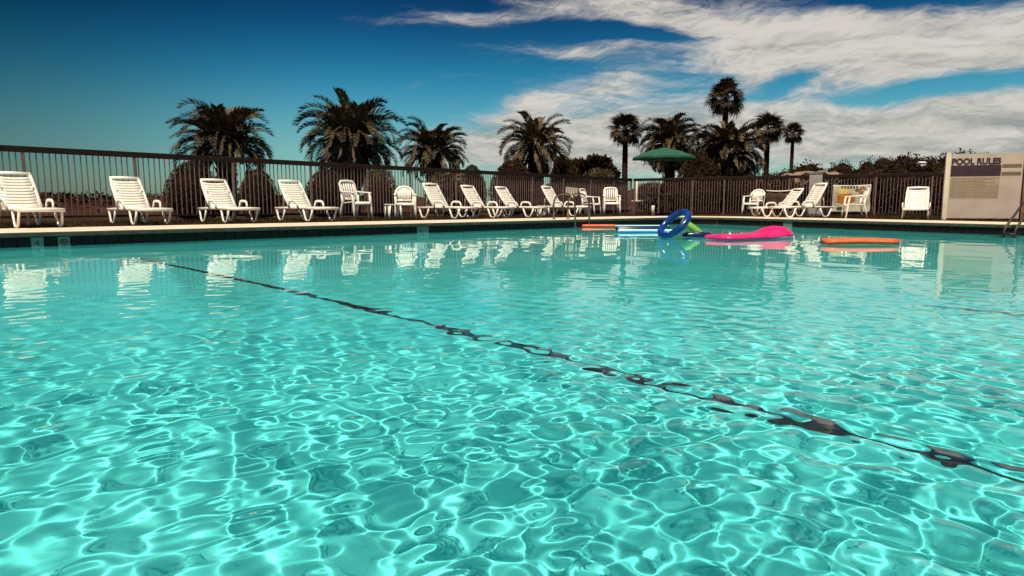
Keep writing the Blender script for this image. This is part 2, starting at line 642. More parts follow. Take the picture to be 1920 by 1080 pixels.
calm = 1.0 - .58 * sstep(dist, 2.0, 5.5)
fine = 1.0 - .85 * sstep(dist, 1.6, 4.2)
groups = [  # wavelength range, count, total rms slope, weight field
    (.45, 1.2, 20, .010, calm),
    (.078, .215, 60, .066, calm * (.85 + .3 * patch(3, 1.6))),
    (.045, .085, 38, .022, fine * (.4 + .9 * patch(5, .9) + .35 * sstep(X, -.2, .6))),
    (.038, .06, 36, .026, sstep(X - .12 * Y, -.25, .35) * (1 - sstep(dist, 1.5, 2.6)) * (.25 + 1.0 * patch(8, .6))),
]
for lo, hi, n, sl_, wt in groups:
    acc = np.zeros_like(X)
    for _ in range(n):
        lam = math.exp(rng.uniform(math.log(lo), math.log(hi)))
        a = rng.uniform(0, 2 * PI)
        ph = rng.uniform(0, 2 * PI)
        k = 2 * PI / lam
        fade = np.clip((lam / DXl - 4.0) / 3.0, 0, 1)
        bendx = X + .05 * np.sin(1.3 * Y + ph)
        bendy = Y + .05 * np.sin(1.1 * X + 2 * ph)
        acc += fade * (sl_ * (2 / n) ** .5 / k) * np.sin(k * (bendx * math.cos(a) + bendy * math.sin(a)) + ph)
    Z += acc * wt
# a few spreading rings at the near right, as where drops or a hand touched the water
for (rx, ry, l, am, ext) in ((.34, 1.02, .045, 0.0002, .34), (.62, 1.32, .05, 0.0002, .36), (.1, 1.25, .055, 0.0002, .3), (.95, 1.15, .05, 0.0002, .34)):
    rr = np.sqrt((X - rx) ** 2 + (Y - ry) ** 2)
    Z += am * np.sin(2 * PI * rr / l) * np.exp(-(rr / ext) ** 2 * 2) * sstep(rr, .0, .06)

ni, nj = X.shape
# keep only the cells inside the pool
inside = np.zeros(X.shape, bool)
n = len(ipoly)
for i in range(n):
    (xa, ya), (xb, yb) = ipoly[i], ipoly[(i + 1) % n]
    cond = (ya > Y) != (yb > Y)
    with np.errstate(divide='ignore', invalid='ignore'):
        xi = (xb - xa) * (Y - ya) / (yb - ya if yb != ya else 1e-9) + xa
    inside ^= cond & (X < xi)
idx = np.arange(ni * nj).reshape(ni, nj)
keep = inside[:-1, :-1] | inside[:-1, 1:] | inside[1:, 1:] | inside[1:, :-1]
quads = np.stack([idx[:-1, :-1], idx[:-1, 1:], idx[1:, 1:], idx[1:, :-1]], -1)[keep]
used = np.unique(quads)
remap = -np.ones(ni * nj, np.int64)
remap[used] = np.arange(len(used))
quads = remap[quads]
co = np.stack([X, Y, Z], -1).reshape(-1, 3)[used]
me = bpy.data.meshes.new('water')
me.vertices.add(len(co))
me.vertices.foreach_set('co', co.ravel().astype('f4'))
me.loops.add(quads.size)
me.loops.foreach_set('vertex_index', quads.ravel().astype('i4'))
me.polygons.add(len(quads))
me.polygons.foreach_set('loop_start', (np.arange(len(quads)) * 4).astype('i4'))
me.update()
me.polygons.foreach_set('use_smooth', np.ones(len(quads), bool))
water = kind(link('water', me), 'structure')
water.cycles.is_caustics_caster = True
m = bpy.data.materials.new('pool_water')
m.use_nodes = True
t = m.node_tree
t.nodes.clear()
gl = t.nodes.new('ShaderNodeBsdfGlass')
gl.inputs['IOR'].default_value = 1.333
gl.inputs['Roughness'].default_value = 0.0
gl.inputs['Color'].default_value = (.93, 1.0, .985, 1)
mo = t.nodes.new('ShaderNodeOutputMaterial')
t.links.new(gl.outputs[0], mo.inputs[0])
me.materials.append(m)

# ------------------------------------------------------------------ ground
ctr = Vector((2.5, 7.0))
ring0 = []
dk = offset(poly, 1.9)
for i in range(len(dk)):
    a, b = dk[i], dk[(i + 1) % len(dk)]
    k = max(1, int((b - a).length / 1.2))
    ring0 += [a.lerp(b, s / k) for s in range(k)]
g = MB()
nr = len(ring0)
facs = [1, 1.05, 1.1, 1.18, 1.28, 1.4, 1.6, 1.9, 2.4, 3.2, 5, 10, 30, 120]
gv = []
for k, f in enumerate(facs):
    for p in ring0:
        q = ctr + (p - ctr) * f
        gv.append((q.x, q.y, .17 if k == 0 else .16 + .05 * random.random() * (f < 3)))
gf = []
for k in range(len(facs) - 1):
    for i in range(nr):
        j = (i + 1) % nr
        gf.append((k * nr + i, (k + 1) * nr + i, (k + 1) * nr + j, k * nr + j))
g.add(gv, gf, True)
ground = g.build('ground', M['soil'])
bm = bmesh.new()
bm.from_mesh(ground.data)
bmesh.ops.recalc_face_normals(bm, faces=bm.faces)
if sum(f.normal.z for f in bm.faces) < 0:
    bmesh.ops.reverse_faces(bm, faces=bm.faces)
bm.to_mesh(ground.data)
bm.free()
kind(ground, 'structure')


# dunes
def ridge(name, pts, width, m, sandtop=False, seed=1):
    """pts: crest points (x, y, z)"""
    r = random.Random(seed)
    b = MB()
    vs, cols = [], []
    W = 15
    crest = []
    for i in range(len(pts) - 1):
        for s in range(6):
            crest.append(Vector(pts[i]).lerp(Vector(pts[i + 1]), s / 6))
    crest.append(Vector(pts[-1]))
    for i, p in enumerate(crest):
        tdir = (crest[min(i + 1, len(crest) - 1)] - crest[max(0, i - 1)])
        tdir.z = 0
        tdir.normalize()
        nn = Vector((-tdir.y, tdir.x, 0))
        e = min(i, len(crest) - 1 - i) / 4
        for j in range(W):
            u = j / (W - 1) * 2 - 1
            h = (math.cos(u * PI) * .5 + .5) * min(1, e)
            q = p + nn * u * width
            vs.append((q.x + r.uniform(-.2, .2), q.y + r.uniform(-.2, .2), .05 + (p.z - .05) * h * r.uniform(.93, 1.05)))
    fs = [(i * W + j, (i + 1) * W + j, (i + 1) * W + j + 1, i * W + j + 1) for i in range(len(crest) - 1) for j in range(W - 1)]
    b.add(vs, fs, True)
    return kind(b.build(name, m), 'structure')


ridge('dune', [atY(x, y, Yd) for x, y, Yd in ((-420, 366, 30), (-200, 364, 31), (0, 362, 33), (80, 361, 33), (130, 367, 34), (170, 371, 34), (230, 369, 35), (330, 369, 36), (450, 366, 37), (560, 368, 39), (700, 366, 42), (900, 366, 48))], 5.5, M['dune'], seed=2)
ridge('sand_dune', [atY(x, y, Yd) for x, y, Yd in ((1440, 332, 62), (1485, 324, 60), (1530, 320, 58), (1570, 324, 56), (1640, 336, 54))], 7, M['sand'], seed=4)
ridge('dune', [atY(x, y, Yd) for x, y, Yd in ((1100, 352, 60), (1250, 342, 60), (1400, 336, 64), (1600, 322, 80), (1750, 318, 80), (1950, 318, 80), (2200, 330, 80))], 12, M['dune'], seed=5)


# leaf scatter -------------------------------------------------------------
def leaf_cloud(n, fn, size, rnd, b, mi=0, flat=0.0):
    """n small leaf faces; fn(rnd) gives (position, outward)"""
    for _ in range(n):
        p, o = fn(rnd)
        t = Vector((rnd.gauss(0, 1), rnd.gauss(0, 1), rnd.gauss(0, 1)))
        if flat:
            t = t.lerp(o * 2.2, flat)
        t.normalize()
        s = t.cross(Vector((rnd.gauss(0, 1), rnd.gauss(0, 1), rnd.gauss(0, 1)))).normalized()
        ln, wd = size * rnd.uniform(.7, 1.4), size * rnd.uniform(.25, .45)
        b.add([p - s * wd * .3, p + t * ln * .5 - s * wd, p + t * ln, p + t * ln * .5 + s * wd], [(0, 1, 2, 3)], False, mi)


# scrub tufts over the left dune (one mass nobody could count)
rs = random.Random(21)
b = MB()
for i in range(150):
    px = rs.uniform(-150, 760)
    Yd = 29 + 6 * rs.random() + max(0, px) * .012
    c = atY(px, 380, Yd)
    c.z = .55 + rs.random() * .35
    rr = rs.uniform(.3, .7)

    def fn(r, c=c, rr=rr):
        o = Vector((r.gauss(0, 1), r.gauss(0, 1), abs(r.gauss(0, .7)))).normalized()
        return c + Vector((o.x * rr * 1.6, o.y * rr, o.z * rr * .55)) * r.uniform(.5, 1), o
    leaf_cloud(60, fn, .16, rs, b, flat=.5)
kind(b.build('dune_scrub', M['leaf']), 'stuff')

# distant woods on the right horizon
b = MB()
prof = [(1400, 327), (1440, 324), (1470, 318), (1500, 306), (1530, 303), (1560, 307), (1590, 301), (1622, 298), (1640, 300), (1665, 292), (1700, 287), (1722, 291), (1745, 296), (1770, 293), (1790, 285), (1815, 287), (1840, 286), (1870, 292), (1920, 296), (1980, 292), (2060, 296)]
for i, (px, py) in enumerate(prof):
    for rep in range(3):
        x = px + rs.uniform(-14, 14)
        Yd = 112 + rs.uniform(-10, 22)
        y = py + (0 if rep == 0 else rs.uniform(3, 20))
        top = atY(x, y, Yd)
        hh = top.z - 1.5
        wx = rs.uniform(1.6, 2.9)
        c = Vector((top.x, top.y, 1.5 + hh * .55))

        def fn(r, c=c, wx=wx, hh=hh):
            o = Vector((r.gauss(0, 1), r.gauss(0, 1), r.gauss(0, 1))).normalized()
            lump = 1 + .22 * math.sin(o.x * 7 + c.x) * math.sin(o.z * 6 + c.y)
            return c + Vector((o.x * wx, o.y * wx, o.z * hh * .45)) * lump * r.uniform(.72, 1.0), o
        leaf_cloud(900, fn, .34, rs, b, flat=.2)
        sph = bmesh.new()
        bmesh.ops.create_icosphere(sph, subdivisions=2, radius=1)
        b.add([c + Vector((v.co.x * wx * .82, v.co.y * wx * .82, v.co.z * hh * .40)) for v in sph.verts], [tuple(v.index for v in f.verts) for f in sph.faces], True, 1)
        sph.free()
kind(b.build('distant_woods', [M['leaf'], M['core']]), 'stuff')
hb = thing('white_house', 'tiny white house among the dark trees on the right horizon', 'house', atY(1728, 310, 100))
b = MB()
b.box((0, 0, .1), (.8, .8, .5))
b.build('wall', M['house'], hb)
b = MB()
b.add([(-.5, -.5, .36), (.5, -.5, .36), (.5, .5, .36), (-.5, .5, .36), (-.45, 0, .56), (.45, 0, .56)], [(0, 1, 5, 4), (2, 3, 4, 5), (1, 2, 5), (3, 0, 4), (0, 3, 2, 1)])
b.build('roof', M['house'], hb)

# ------------------------------------------------------------------ fences
FH = 1.42                                  # height over the deck
FCOR = atY(1186, 335.5, 27.0)


def fence(name, label, p, q, post_px, z0, z1):
    d = q - p
    ln = d.length
    d.normalize()
    t = thing(name, label, 'fence', (p.x, p.y, .2), math.atan2(d.y, d.x))
    b = MB()
    b.rail([(0, 0, z1 - .055), (ln, 0, z1 - .055)], .06, .11, smooth=False, chamfer=.1)
    b.build('top_rail', M['railm'], t)
    b = MB()
    b.rail([(0, 0, z0 + .02), (ln, 0, z0 + .02)], .04, .04, smooth=False, chamfer=.1)
    b.build('bottom_rail', M['railm'], t)
    bb = MB()
    bb.rail([(0, 0, z0 + .041), (0, 0, z1 - .111)], .018, .018, smooth=False, chamfer=.12, caps=False)
    bal = bb.mesh('baluster', M['fence'])
    pb = MB()
    pb.rail([(0, 0, -.1), (0, 0, z1 - .111)], .052, .052, smooth=False, chamfer=.1)
    pm = pb.mesh('post', M['fence'])
    posts = [.04]
    for px in post_px:
        h = ray(px, 384)
        hit = isect(Vector((0, 0, 0)), Vector((h.x, h.y, 0)), Vector((p.x, p.y, 0)), d)
        s = (hit - Vector((p.x, p.y, 0))).dot(d)
        if .5 < s < ln - .3:
            posts.append(s)
    posts += [ln - .04]
    for s in posts:
        link('post', pm, t, (s, 0, 0))
    n = int(ln / .100)
    for i in range(1, n):
        s = i * ln / n
        if min(abs(s - k) for k in posts) < .06:
            continue
        o = link('baluster', bal, t, (s, random.uniform(-.002, .002), 0))
        o.rotation_euler = (0, random.uniform(-.004, .004), 0)
    return t


fl0 = atY(0, 271, 11.9)
fd = Vector((FCOR.x - fl0.x, FCOR.y - fl0.y, 0)).normalized()
flp = Vector((fl0.x, fl0.y, .2)) - fd * 4.5
fle = Vector((FCOR.x, FCOR.y, .2))
fence('metal_fence', 'brown metal fence behind the left row of loungers, rising to the left', flp, fle - fd * .05,
      [-330, -130, 51, 258, 440, 585, 690, 770, 856, 932, 998, 1056, 1107, 1150], .13, FH)
fr1 = atY(1752, 323.4, 22.0)
rd = Vector((fr1.x - FCOR.x, fr1.y - FCOR.y, 0)).normalized()
fre = Vector((fr1.x, fr1.y, .2)) + rd * 6
fence('metal_fence', 'brown metal fence at the far right, behind the towel and the two facing loungers', fle + rd * .05, fre,
      [1235, 1298, 1357, 1417, 1478, 1640, 1745, 1840], .05, FH)


def fence_depth(px):
    h = ray(px, 384)
    o = Vector((0, 0, 0))
    if px < 1186:
        hit = isect(o, Vector((h.x, h.y, 0)), Vector((flp.x, flp.y, 0)), fd)
    else:
        hit = isect(o, Vector((h.x, h.y, 0)), Vector((fle.x, fle.y, 0)), rd)
    return hit.y


# grass between the deck and the fences
b = MB()
od = offset(poly, 2.06)


def grass_strip(p, d, ln, side, wmin, wmax, count):
    for _ in range(count):
        s, u = random.random() * ln, wmin + (wmax - wmin) * random.random() ** 1.3
        c = p + d * s + side * u
        h = random.uniform(.03, .10)
        a = random.uniform(0, 2 * PI)
        wv = Vector((math.cos(a), math.sin(a), 0)) * .008
        ln_ = Vector((random.gauss(0, .03), random.gauss(0, .03), h))
        b.add([c - wv, c + wv, c + ln_], [(0, 1, 2)])


lside = Vector((-ldir.y, ldir.x, 0))
if lside.x > 0:
    lside = -lside
rside = Vector((rdir.y, -rdir.x, 0))
if rside.y < 0:
    rside = -rside
grass_strip(Vector((A.x, A.y, .18)) - ldir * 3, ldir, 23, lside, 2.02, 6, 26000)
grass_strip(Vector((CORN.x, CORN.y, .18)), rdir, 12, rside, 2.02, 9, 12000)
kind(b.build('grass', M['blade']), 'stuff')

# ------------------------------------------------------------------ palms
def frond_mesh(L_, bend, npair, leaf, seed, wdt=.046):
    r = random.Random(seed)
    b = MB()
    pts = []
    x = z = 0.0
    ang = 0.0
    K = 14
    for k in range(K + 1):
        pts.append(Vector((x, 0, z)))
        s = k / K
        ang -= R(bend) * (1.5 * s ** 1.0) / K * 1.3
        x += math.cos(ang) * L_ / K
        z += math.sin(ang) * L_ / K
    b.tube(pts, [.022 * (1 - .85 * k / K) for k in range(K + 1)], 4, caps=False)
    for i in range(npair):
        s = .16 + .84 * (i + r.random() * .6) / npair
        f = min(K - 1e-4, s * K)
        k = int(f)
        p = pts[k].lerp(pts[k + 1], f - k)
        t = (pts[k + 1] - pts[k]).normalized()
        up = Vector((-t.z, 0, t.x))
        ll = leaf * (math.sin(PI * min(1, (s * .86 + .10))) ** .6) * r.uniform(.85, 1.1)
        for sd in (-1, 1):
            out = Vector((0, sd, 0))
            d1 = (t * .75 + out * .62 + up * r.uniform(.35, .6)).normalized()
            p1 = p + d1 * ll * .5
            d2 = (d1 + Vector((0, 0, -.55 + r.uniform(-.2, .15)))).normalized()
            p2 = p1 + d2 * ll * .5
            wv = d1.cross(up).normalized() * wdt * .5
            b.add([p - wv * .6, p + wv * .6, p1 + wv, p1 - wv, p2], [(0, 1, 2, 3), (3, 2, 4)], False)
    return b.mesh('frond', M['frond'])


def fan_mesh(pet, rad, seed, droop=.35):
    r = random.Random(seed)
    b = MB()
    b.tube([(0, 0, 0), (pet * .5, 0, .02), (pet, 0, -.02)], [.02, .014, .012], 4, caps=False)
    n = 26
    for i in range(n):
        a = R(-128 + 256 * i / (n - 1)) + r.uniform(-.04, .04)
        ll = rad * (1.0 - .22 * abs(i - (n - 1) / 2) / (n / 2)) * r.uniform(.9, 1.05)
        d = Vector((math.cos(a), math.sin(a), .12 * (-1) ** i * .5))
        sd = Vector((-math.sin(a), math.cos(a), 0))
        p0 = Vector((pet, 0, -.02))
        p1 = p0 + d * ll * .55 + Vector((0, 0, .03))
        p2 = p0 + d * ll + Vector((0, 0, -droop * ll * r.uniform(.5, 1.3)))
        wv = sd * rad * .058
        b.add([p0 - wv * .1, p0 + wv * .1, p1 + wv, p1 - wv, p2], [(0, 1, 2, 3), (3, 2, 4)], False)
    return b.mesh('frond', M['frond2'])


FR = [frond_mesh(1.9, bd, 38, .46, i) for i, bd in enumerate((75, 100, 125, 145, 115, 88))]
FN = [fan_mesh(.62, .62, 50 + i, dr) for i, dr in enumerate((.25, .4, .55, .35))]


def trunk_mesh(h, r0, r1, seed, boots=True):
    r = random.Random(seed)
    b = MB()
    n = max(8, int(h / .12))
    pts = [(r.uniform(-.012, .012), r.uniform(-.012, .012), h * k / n) for k in range(n + 1)]
    rad = [(r0 + (r1 - r0) * (k / n)) * (1 + .06 * (-1) ** k) for k in range(n + 1)]
    b.tube(pts, rad, 12)
    if boots:
        k = 0
        zz = h * .08
        while zz < h * 1.02:
            a = k * 2.399
            rr = r0 + (r1 - r0) * min(1, zz / h)
            base = Vector((math.cos(a) * rr * .9, math.sin(a) * rr * .9, zz))
            tip = Vector((math.cos(a) * (rr + .07), math.sin(a) * (rr + .07), zz + r.uniform(.10, .17)))
            b.rail([base, tip], [.12, .07], [.05, .03], up=(math.cos(a), math.sin(a), .3), smooth=False)
            zz += .034 * (h / 2.2)
            k += 1
    return b


def palm(label, px, topy, crown_px, Yd, cy_px, tr0, tr1, nf, seed, squash=1.0, lean=0.0, up=82, low=-35, group=None):
    """pindo palm: centre of the crown's base at cy_px"""
    r = random.Random(seed)
    base = atY(px, cy_px, Yd)
    h = base.z - .1
    root = thing('pindo_palm', label, 'palm tree', (base.x, base.y, .1), r.uniform(0, 6), group)
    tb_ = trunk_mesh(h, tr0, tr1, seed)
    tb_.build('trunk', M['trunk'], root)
    half = crown_px / 2 / FPX * Yd
    sz = half / 1.86
    ht = (cy_px - topy) / FPX * Yd
    nf = int(nf * 1.9)
    for i in range(nf):
        u = (i + .5) / nf
        pitch = up + (low - up) * u ** .9 + r.uniform(-9, 9)
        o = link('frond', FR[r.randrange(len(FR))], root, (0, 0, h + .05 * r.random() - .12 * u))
        a = i * 2.39996 + r.uniform(-.25, .25)
        o.location.x, o.location.y = math.cos(a) * tr1 * .6, math.sin(a) * tr1 * .6
        s = sz * r.uniform(.86, 1.08)
        vz = s
        if pitch > 45:
            s *= min(1.15, max(.6, ht / (sz * 1.45)))
        o.scale = (s, s, s)
        o.rotation_euler = (r.uniform(-.3, .3), -R(pitch), a)
    return root


def sabal(label, px, topy, crown_px, Yd, base_r, seed, nf=38, droop=-55):
    r = random.Random(seed)
    half = crown_px / 2 / FPX * Yd
    cpy = topy + crown_px * .46
    base = atY(px, cpy, Yd)
    h = base.z - .1
    root = thing('sabal_palm', label, 'palm tree', (base.x, base.y, .1), r.uniform(0, 6))
    trunk_mesh(h, base_r * 1.1, base_r * .9, seed, boots=False).build('trunk', M['trunk'], root)
    s0_ = half / 1.12
    for i in range(nf):
        u = (i + .5) / nf
        pitch = 88 + (droop - 88) * u + r.uniform(-10, 10)
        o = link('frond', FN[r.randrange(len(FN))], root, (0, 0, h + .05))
        s = s0_ * r.uniform(.85, 1.08)
        o.scale = (s, s, s)
        o.rotation_euler = (r.uniform(-.5, .5), -R(pitch), i * 2.39996 + r.uniform(-.3, .3))
    return root


palm('bushy feather palm furthest left, its crown swept to the right above the fence', 421, 190, 176, 24, 268, .36, .30, 46, 3, low=-22)
palm('tallest and fullest feather palm, with long drooping fronds, left of centre', 657, 181, 178, 25, 262, .30, .30, 60, 4, low=-52)
palm('low squat feather palm just right of the fullest palm', 813, 226, 124, 30, 286, .42, .36, 44, 5, low=-20, up=78)
palm('feather palm with a thick bare trunk standing beside a clipped dome bush', 1004, 217, 138, 31, 272, .38, .34, 32, 6, low=-32)
sabal('slim fan palm just left of the green umbrella', 1173, 213, 72, 40, .17, 7)
palm('dense feather palm right behind the green umbrella', 1257, 209, 118, 38, 268, .30, .28, 56, 8, low=-48)
sabal('tallest fan palm with a small round crown high above the palm clump', 1361, 151, 80, 42, .19, 9, nf=36)
palm('broad feather palm at the foot of the tallest fan palm', 1368, 220, 128, 38, 286, .55, .5, 60, 10, low=-50)
palm('small drooping feather palm on the left side of the tallest fan palm', 1336, 232, 80, 41, 275, .25, .25, 36, 12, low=-45)
sabal('slanted looking fan palm at the right edge of the palm clump', 1440, 214, 68, 44, .17, 13)
sabal('smallest fan palm standing alone on a thin trunk, right of the clump', 1487, 230, 46, 60, .16, 14, nf=32)


# ------------------------------------------------------------------ shrubs
def shrub_mesh(seed, leaves, size, kindm, spiky=0.0, lump=.10):
    r = random.Random(seed)
    b = MB()
    ph = [r.uniform(0, 6) for _ in range(6)]

    def fn(rr):
        o = Vector((rr.gauss(0, 1), rr.gauss(0, 1), rr.gauss(0, 1))).normalized()
        if o.z < -.75:
            o.z *= -1
        lp = 1 + lump * (math.sin(o.x * 5 + ph[0]) + math.sin(o.y * 6 + ph[1]) + math.sin(o.z * 5 + ph[2])) / 2
        return o * lp * (1 - (.10 if lump < .04 else .22) * rr.random() ** 1.6), o
    leaf_cloud(leaves, fn, size, r, b, flat=spiky)
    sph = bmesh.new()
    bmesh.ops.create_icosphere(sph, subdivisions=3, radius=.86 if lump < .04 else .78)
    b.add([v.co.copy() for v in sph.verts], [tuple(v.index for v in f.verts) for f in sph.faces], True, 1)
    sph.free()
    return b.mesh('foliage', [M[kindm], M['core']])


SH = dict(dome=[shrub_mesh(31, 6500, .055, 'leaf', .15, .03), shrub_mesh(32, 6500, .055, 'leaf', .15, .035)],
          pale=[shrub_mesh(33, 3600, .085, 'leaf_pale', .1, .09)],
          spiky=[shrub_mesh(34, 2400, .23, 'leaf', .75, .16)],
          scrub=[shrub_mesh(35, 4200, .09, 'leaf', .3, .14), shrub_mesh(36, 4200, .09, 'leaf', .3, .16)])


def shrub(name, kindk, x0, x1, topy, dz, label, bot=404, cat='shrub', group=None):
    Yd = fence_depth((x0 + x1) / 2) + dz
    c = atY((x0 + x1) / 2, topy, Yd)
    hw = (x1 - x0) / 2 / FPX * Yd
    top = c.z
    low = .1
    t = thing(name, label, cat, (c.x, c.y, low), random.uniform(0, 6), group)
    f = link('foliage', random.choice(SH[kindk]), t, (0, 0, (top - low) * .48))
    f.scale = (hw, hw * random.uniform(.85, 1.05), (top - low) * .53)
    b_ = MB()
    for k in range(3):
        a = k * 2.1
        b_.tube([(0, 0, 0), (math.cos(a) * hw * .3, math.sin(a) * hw * .3, (top - low) * .4)], [.05, .02], 6)
    b_.build('stem', M['trunk'], t)
    return t


shrub('clipped_bush', 'dome', 311, 408, 306, 2.2, 'largest dark clipped bush, in front of the leftmost palm trunk')
shrub('clipped_bush', 'dome', 446, 518, 320, 2.4, 'round dark clipped bush between the second and third loungers from the left behind fence')
shrub('clipped_bush', 'dome', 572, 652, 320, 2.4, 'dark clipped bush behind the fourth lounger from the left')
shrub('clipped_bush', 'pale', 678, 742, 318, 3.2, 'ragged pale bush behind the high backed chair, right of the fullest palm')
shrub('clipped_bush', 'dome', 690, 735, 342, 1.4, 'small dark round bush low behind the fence, between two patio chairs')
shrub('clipped_bush', 'pale', 797, 880, 317, 2.0, 'pale speckled bush behind the fence above the middle loungers')
shrub('clipped_bush', 'dome', 858, 912, 312, 4.5, 'dark dome bush showing its top just over the rail, right of the squat palm')
shrub('clipped_bush', 'dome', 918, 1004, 303, 2.6, 'wide brown dome bush rising over the fence beside the thick trunked palm')
shrub('clipped_bush', 'dome', 1010, 1060, 345, 1.6, 'low dark bush behind the lounger nearest the pool ladder')
shrub('spiky_shrub', 'spiky', 1034, 1078, 303, 5.0, 'narrow spiky dark shrub right of the thick trunked palm')
shrub('spiky_shrub', 'spiky', 1064, 1156, 301, 6.5, 'big shaggy dark shrub standing highest behind the pale dome bush')
shrub('clipped_bush', 'pale', 1084, 1160, 316, 3.0, 'pale dome bush in front of the big shaggy shrub, left of the slim fan palm')
shrub('scrub_bush', 'scrub', 1272, 1348, 288, 7.0, 'dark leafy bush right of the umbrella, at the foot of the palm clump')
for i, (x0, x1, ty, k, lb) in enumerate([
        (1066, 1126, 338, 'scrub', 'dark scrub bush behind the fence, behind the side view patio chair'),
        (1118, 1180, 340, 'scrub', 'dark scrub bush behind the fence, behind the chair facing the pool right of the ladder'),
        (1190, 1252, 342, 'pale', 'yellowish scrub bush behind the fence under the umbrella'),
        (1240, 1312, 336, 'scrub', 'dark scrub bush behind the fence just right of the umbrella pole'),
        (1302, 1376, 332, 'scrub', 'dark scrub bush behind the fence above the blue swim ring'),
        (1364, 1434, 330, 'scrub', 'dark scrub bush behind the fence, behind the round backed chair on the right'),
        (1428, 1500, 332, 'scrub', 'dark scrub bush behind the fence, behind the brown canvas'),
        (1494, 1572, 326, 'scrub', 'dark scrub bush behind the fence, behind the grey cabinet'),
        (1560, 1640, 322, 'scrub', 'dark scrub bush behind the fence, behind the patterned towel'),
        (1628, 1706, 318, 'scrub', 'dark scrub bush behind the fence, between the towel and the front facing lounger'),
        (1690, 1775, 314, 'scrub', 'dark scrub bush behind the fence, next to the sign'),
        (1765, 1880, 314, 'scrub', 'dark scrub bush hidden behind the pool sign')]):
    shrub('scrub_bush', k, x0, x1, ty, 1.8 + (i % 3) * .5, lb, group='scrub bushes along the right fence')

# ------------------------------------------------------------------ loungers
def make_lounger():
    t = thing('lounge_chair', '', 'lounger')
    HS = .31
    b = MB()
    for s in (-1, 1):
        b.rail([(-.86, s * .30, HS - .01), (-.3, s * .30, HS), (.5, s * .30, HS), (.92, s * .30, HS - .01)], .045, .06)
    b.rail([(.92, -.32, HS - .01), (.92, .32, HS - .01)], .05, .06)
    b.rail([(-.86, -.32, HS - .01), (-.86, .32, HS - .01)], .05, .06)
    b.build('frame', M['plastic'], t)
    sb = MB()
    sb.rail([(0, -.272, -.002), (0, -.14, -.012), (0, 0, -.016), (0, .14, -.012), (0, .272, -.002)], .082, .02)
    sm = sb.mesh('slat', M['plastic'])
    for i in range(11):
        link('slat', sm, t, (-.20 + i * .103, 0, HS + .02))
    # looped legs
    for sx, lab in ((-.62, 0), (.62, 1)):
        for s in (-1, 1):
            b = MB()
            pts = [(sx - .20, s * .305, HS - .03), (sx - .13, s * .312, .12), (sx - .09, s * .315, .045), (sx - .03, s * .317, .016), (sx + .05, s * .317, .016),
                   (sx + .10, s * .315, .05), (sx + .14, s * .312, .12), (sx + .20, s * .305, HS - .03)]
            b.rail(pts, .05, .032, up=(0, 1, 0))
            b.build('leg', M['plastic'], t)
    for s in (-1, 1):
        b = MB()
        pts = [(-.16, s * .335, HS), (-.15, s * .345, .40), (-.12, s * .35, .462), (-.05, s * .35, .475), (.10, s * .35, .470), (.18, s * .35, .45), (.22, s * .345, .39), (.25, s * .335, HS)]
        b.rail(pts, .055, .03, up=(0, 1, 0))
        b.build('armrest', M['plastic'], t)
    bk = bpy.data.objects.new('backrest', None)
    b = MB()
    # local: +z along the back, hinge at origin, front of the back faces +x
    H = .80
    for s in (-1, 1):
        b.rail([(.0, s * .285, 0), (-.012, s * .285, .3), (-.012, s * .280, .6), (0, s * .262, H)], [.06, .055, .055, .05], .035, up=(1, 0, 0))
    b.rail([(0, -.28, H - .01), (-.012, 0, H + .012), (0, .28, H - .01)], .065, .035, up=(1, 0, 0))
    b.rail([(0, -.29, .02), (-.02, 0, .02), (0, .29, .02)], .075, .03, up=(1, 0, 0))
    bk = b.build('backrest', M['plastic'], t, (-.24, 0, HS + .015))
    sb = MB()
    sb.rail([(.006, -.268, 0), (-.016, -.13, 0), (-.022, 0, 0), (-.016, .13, 0), (.006, .268, 0)], .055, .016, up=(1, 0, 0))
    sm2 = sb.mesh('slat', M['plastic'])
    for i in range(10):
        o = link('slat', sm2, bk, (-.008, 0, .088 + i * .0675))
    # prop behind the back
    for s in (-1, 1):
        b = MB()
        b.rail([(-.60, s * .24, HS), (-.56, s * .24, HS + .25), (-.50, s * .24, HS + .42)], .035, .03, up=(0, 1, 0))
        b.build('back_prop', M['plastic'], t)
    return t


LG = 'white slatted loungers round the pool'
lounger0 = make_lounger()
lounger0['group'] = LG
FACE = math.atan2(-lside.y, -lside.x)          # loungers on the left face the water
used_first = [False]


def place_lounger(px, py, face, recline, label, scale=1.0):
    """px, py: ground pixel under the hinge"""
    p = at(px, py)
    o = lounger0 if not used_first[0] else copy_tree(lounger0)
    used_first[0] = True
    o['label'] = label
    o.location = (p.x, p.y, .2)
    o.rotation_euler = (0, 0, face)
    o.scale = (scale, scale, scale)
    for ch in o.children:
        if ch.name.startswith('backrest'):
            ch.rotation_euler = (0, -R(recline), 0)
    return o


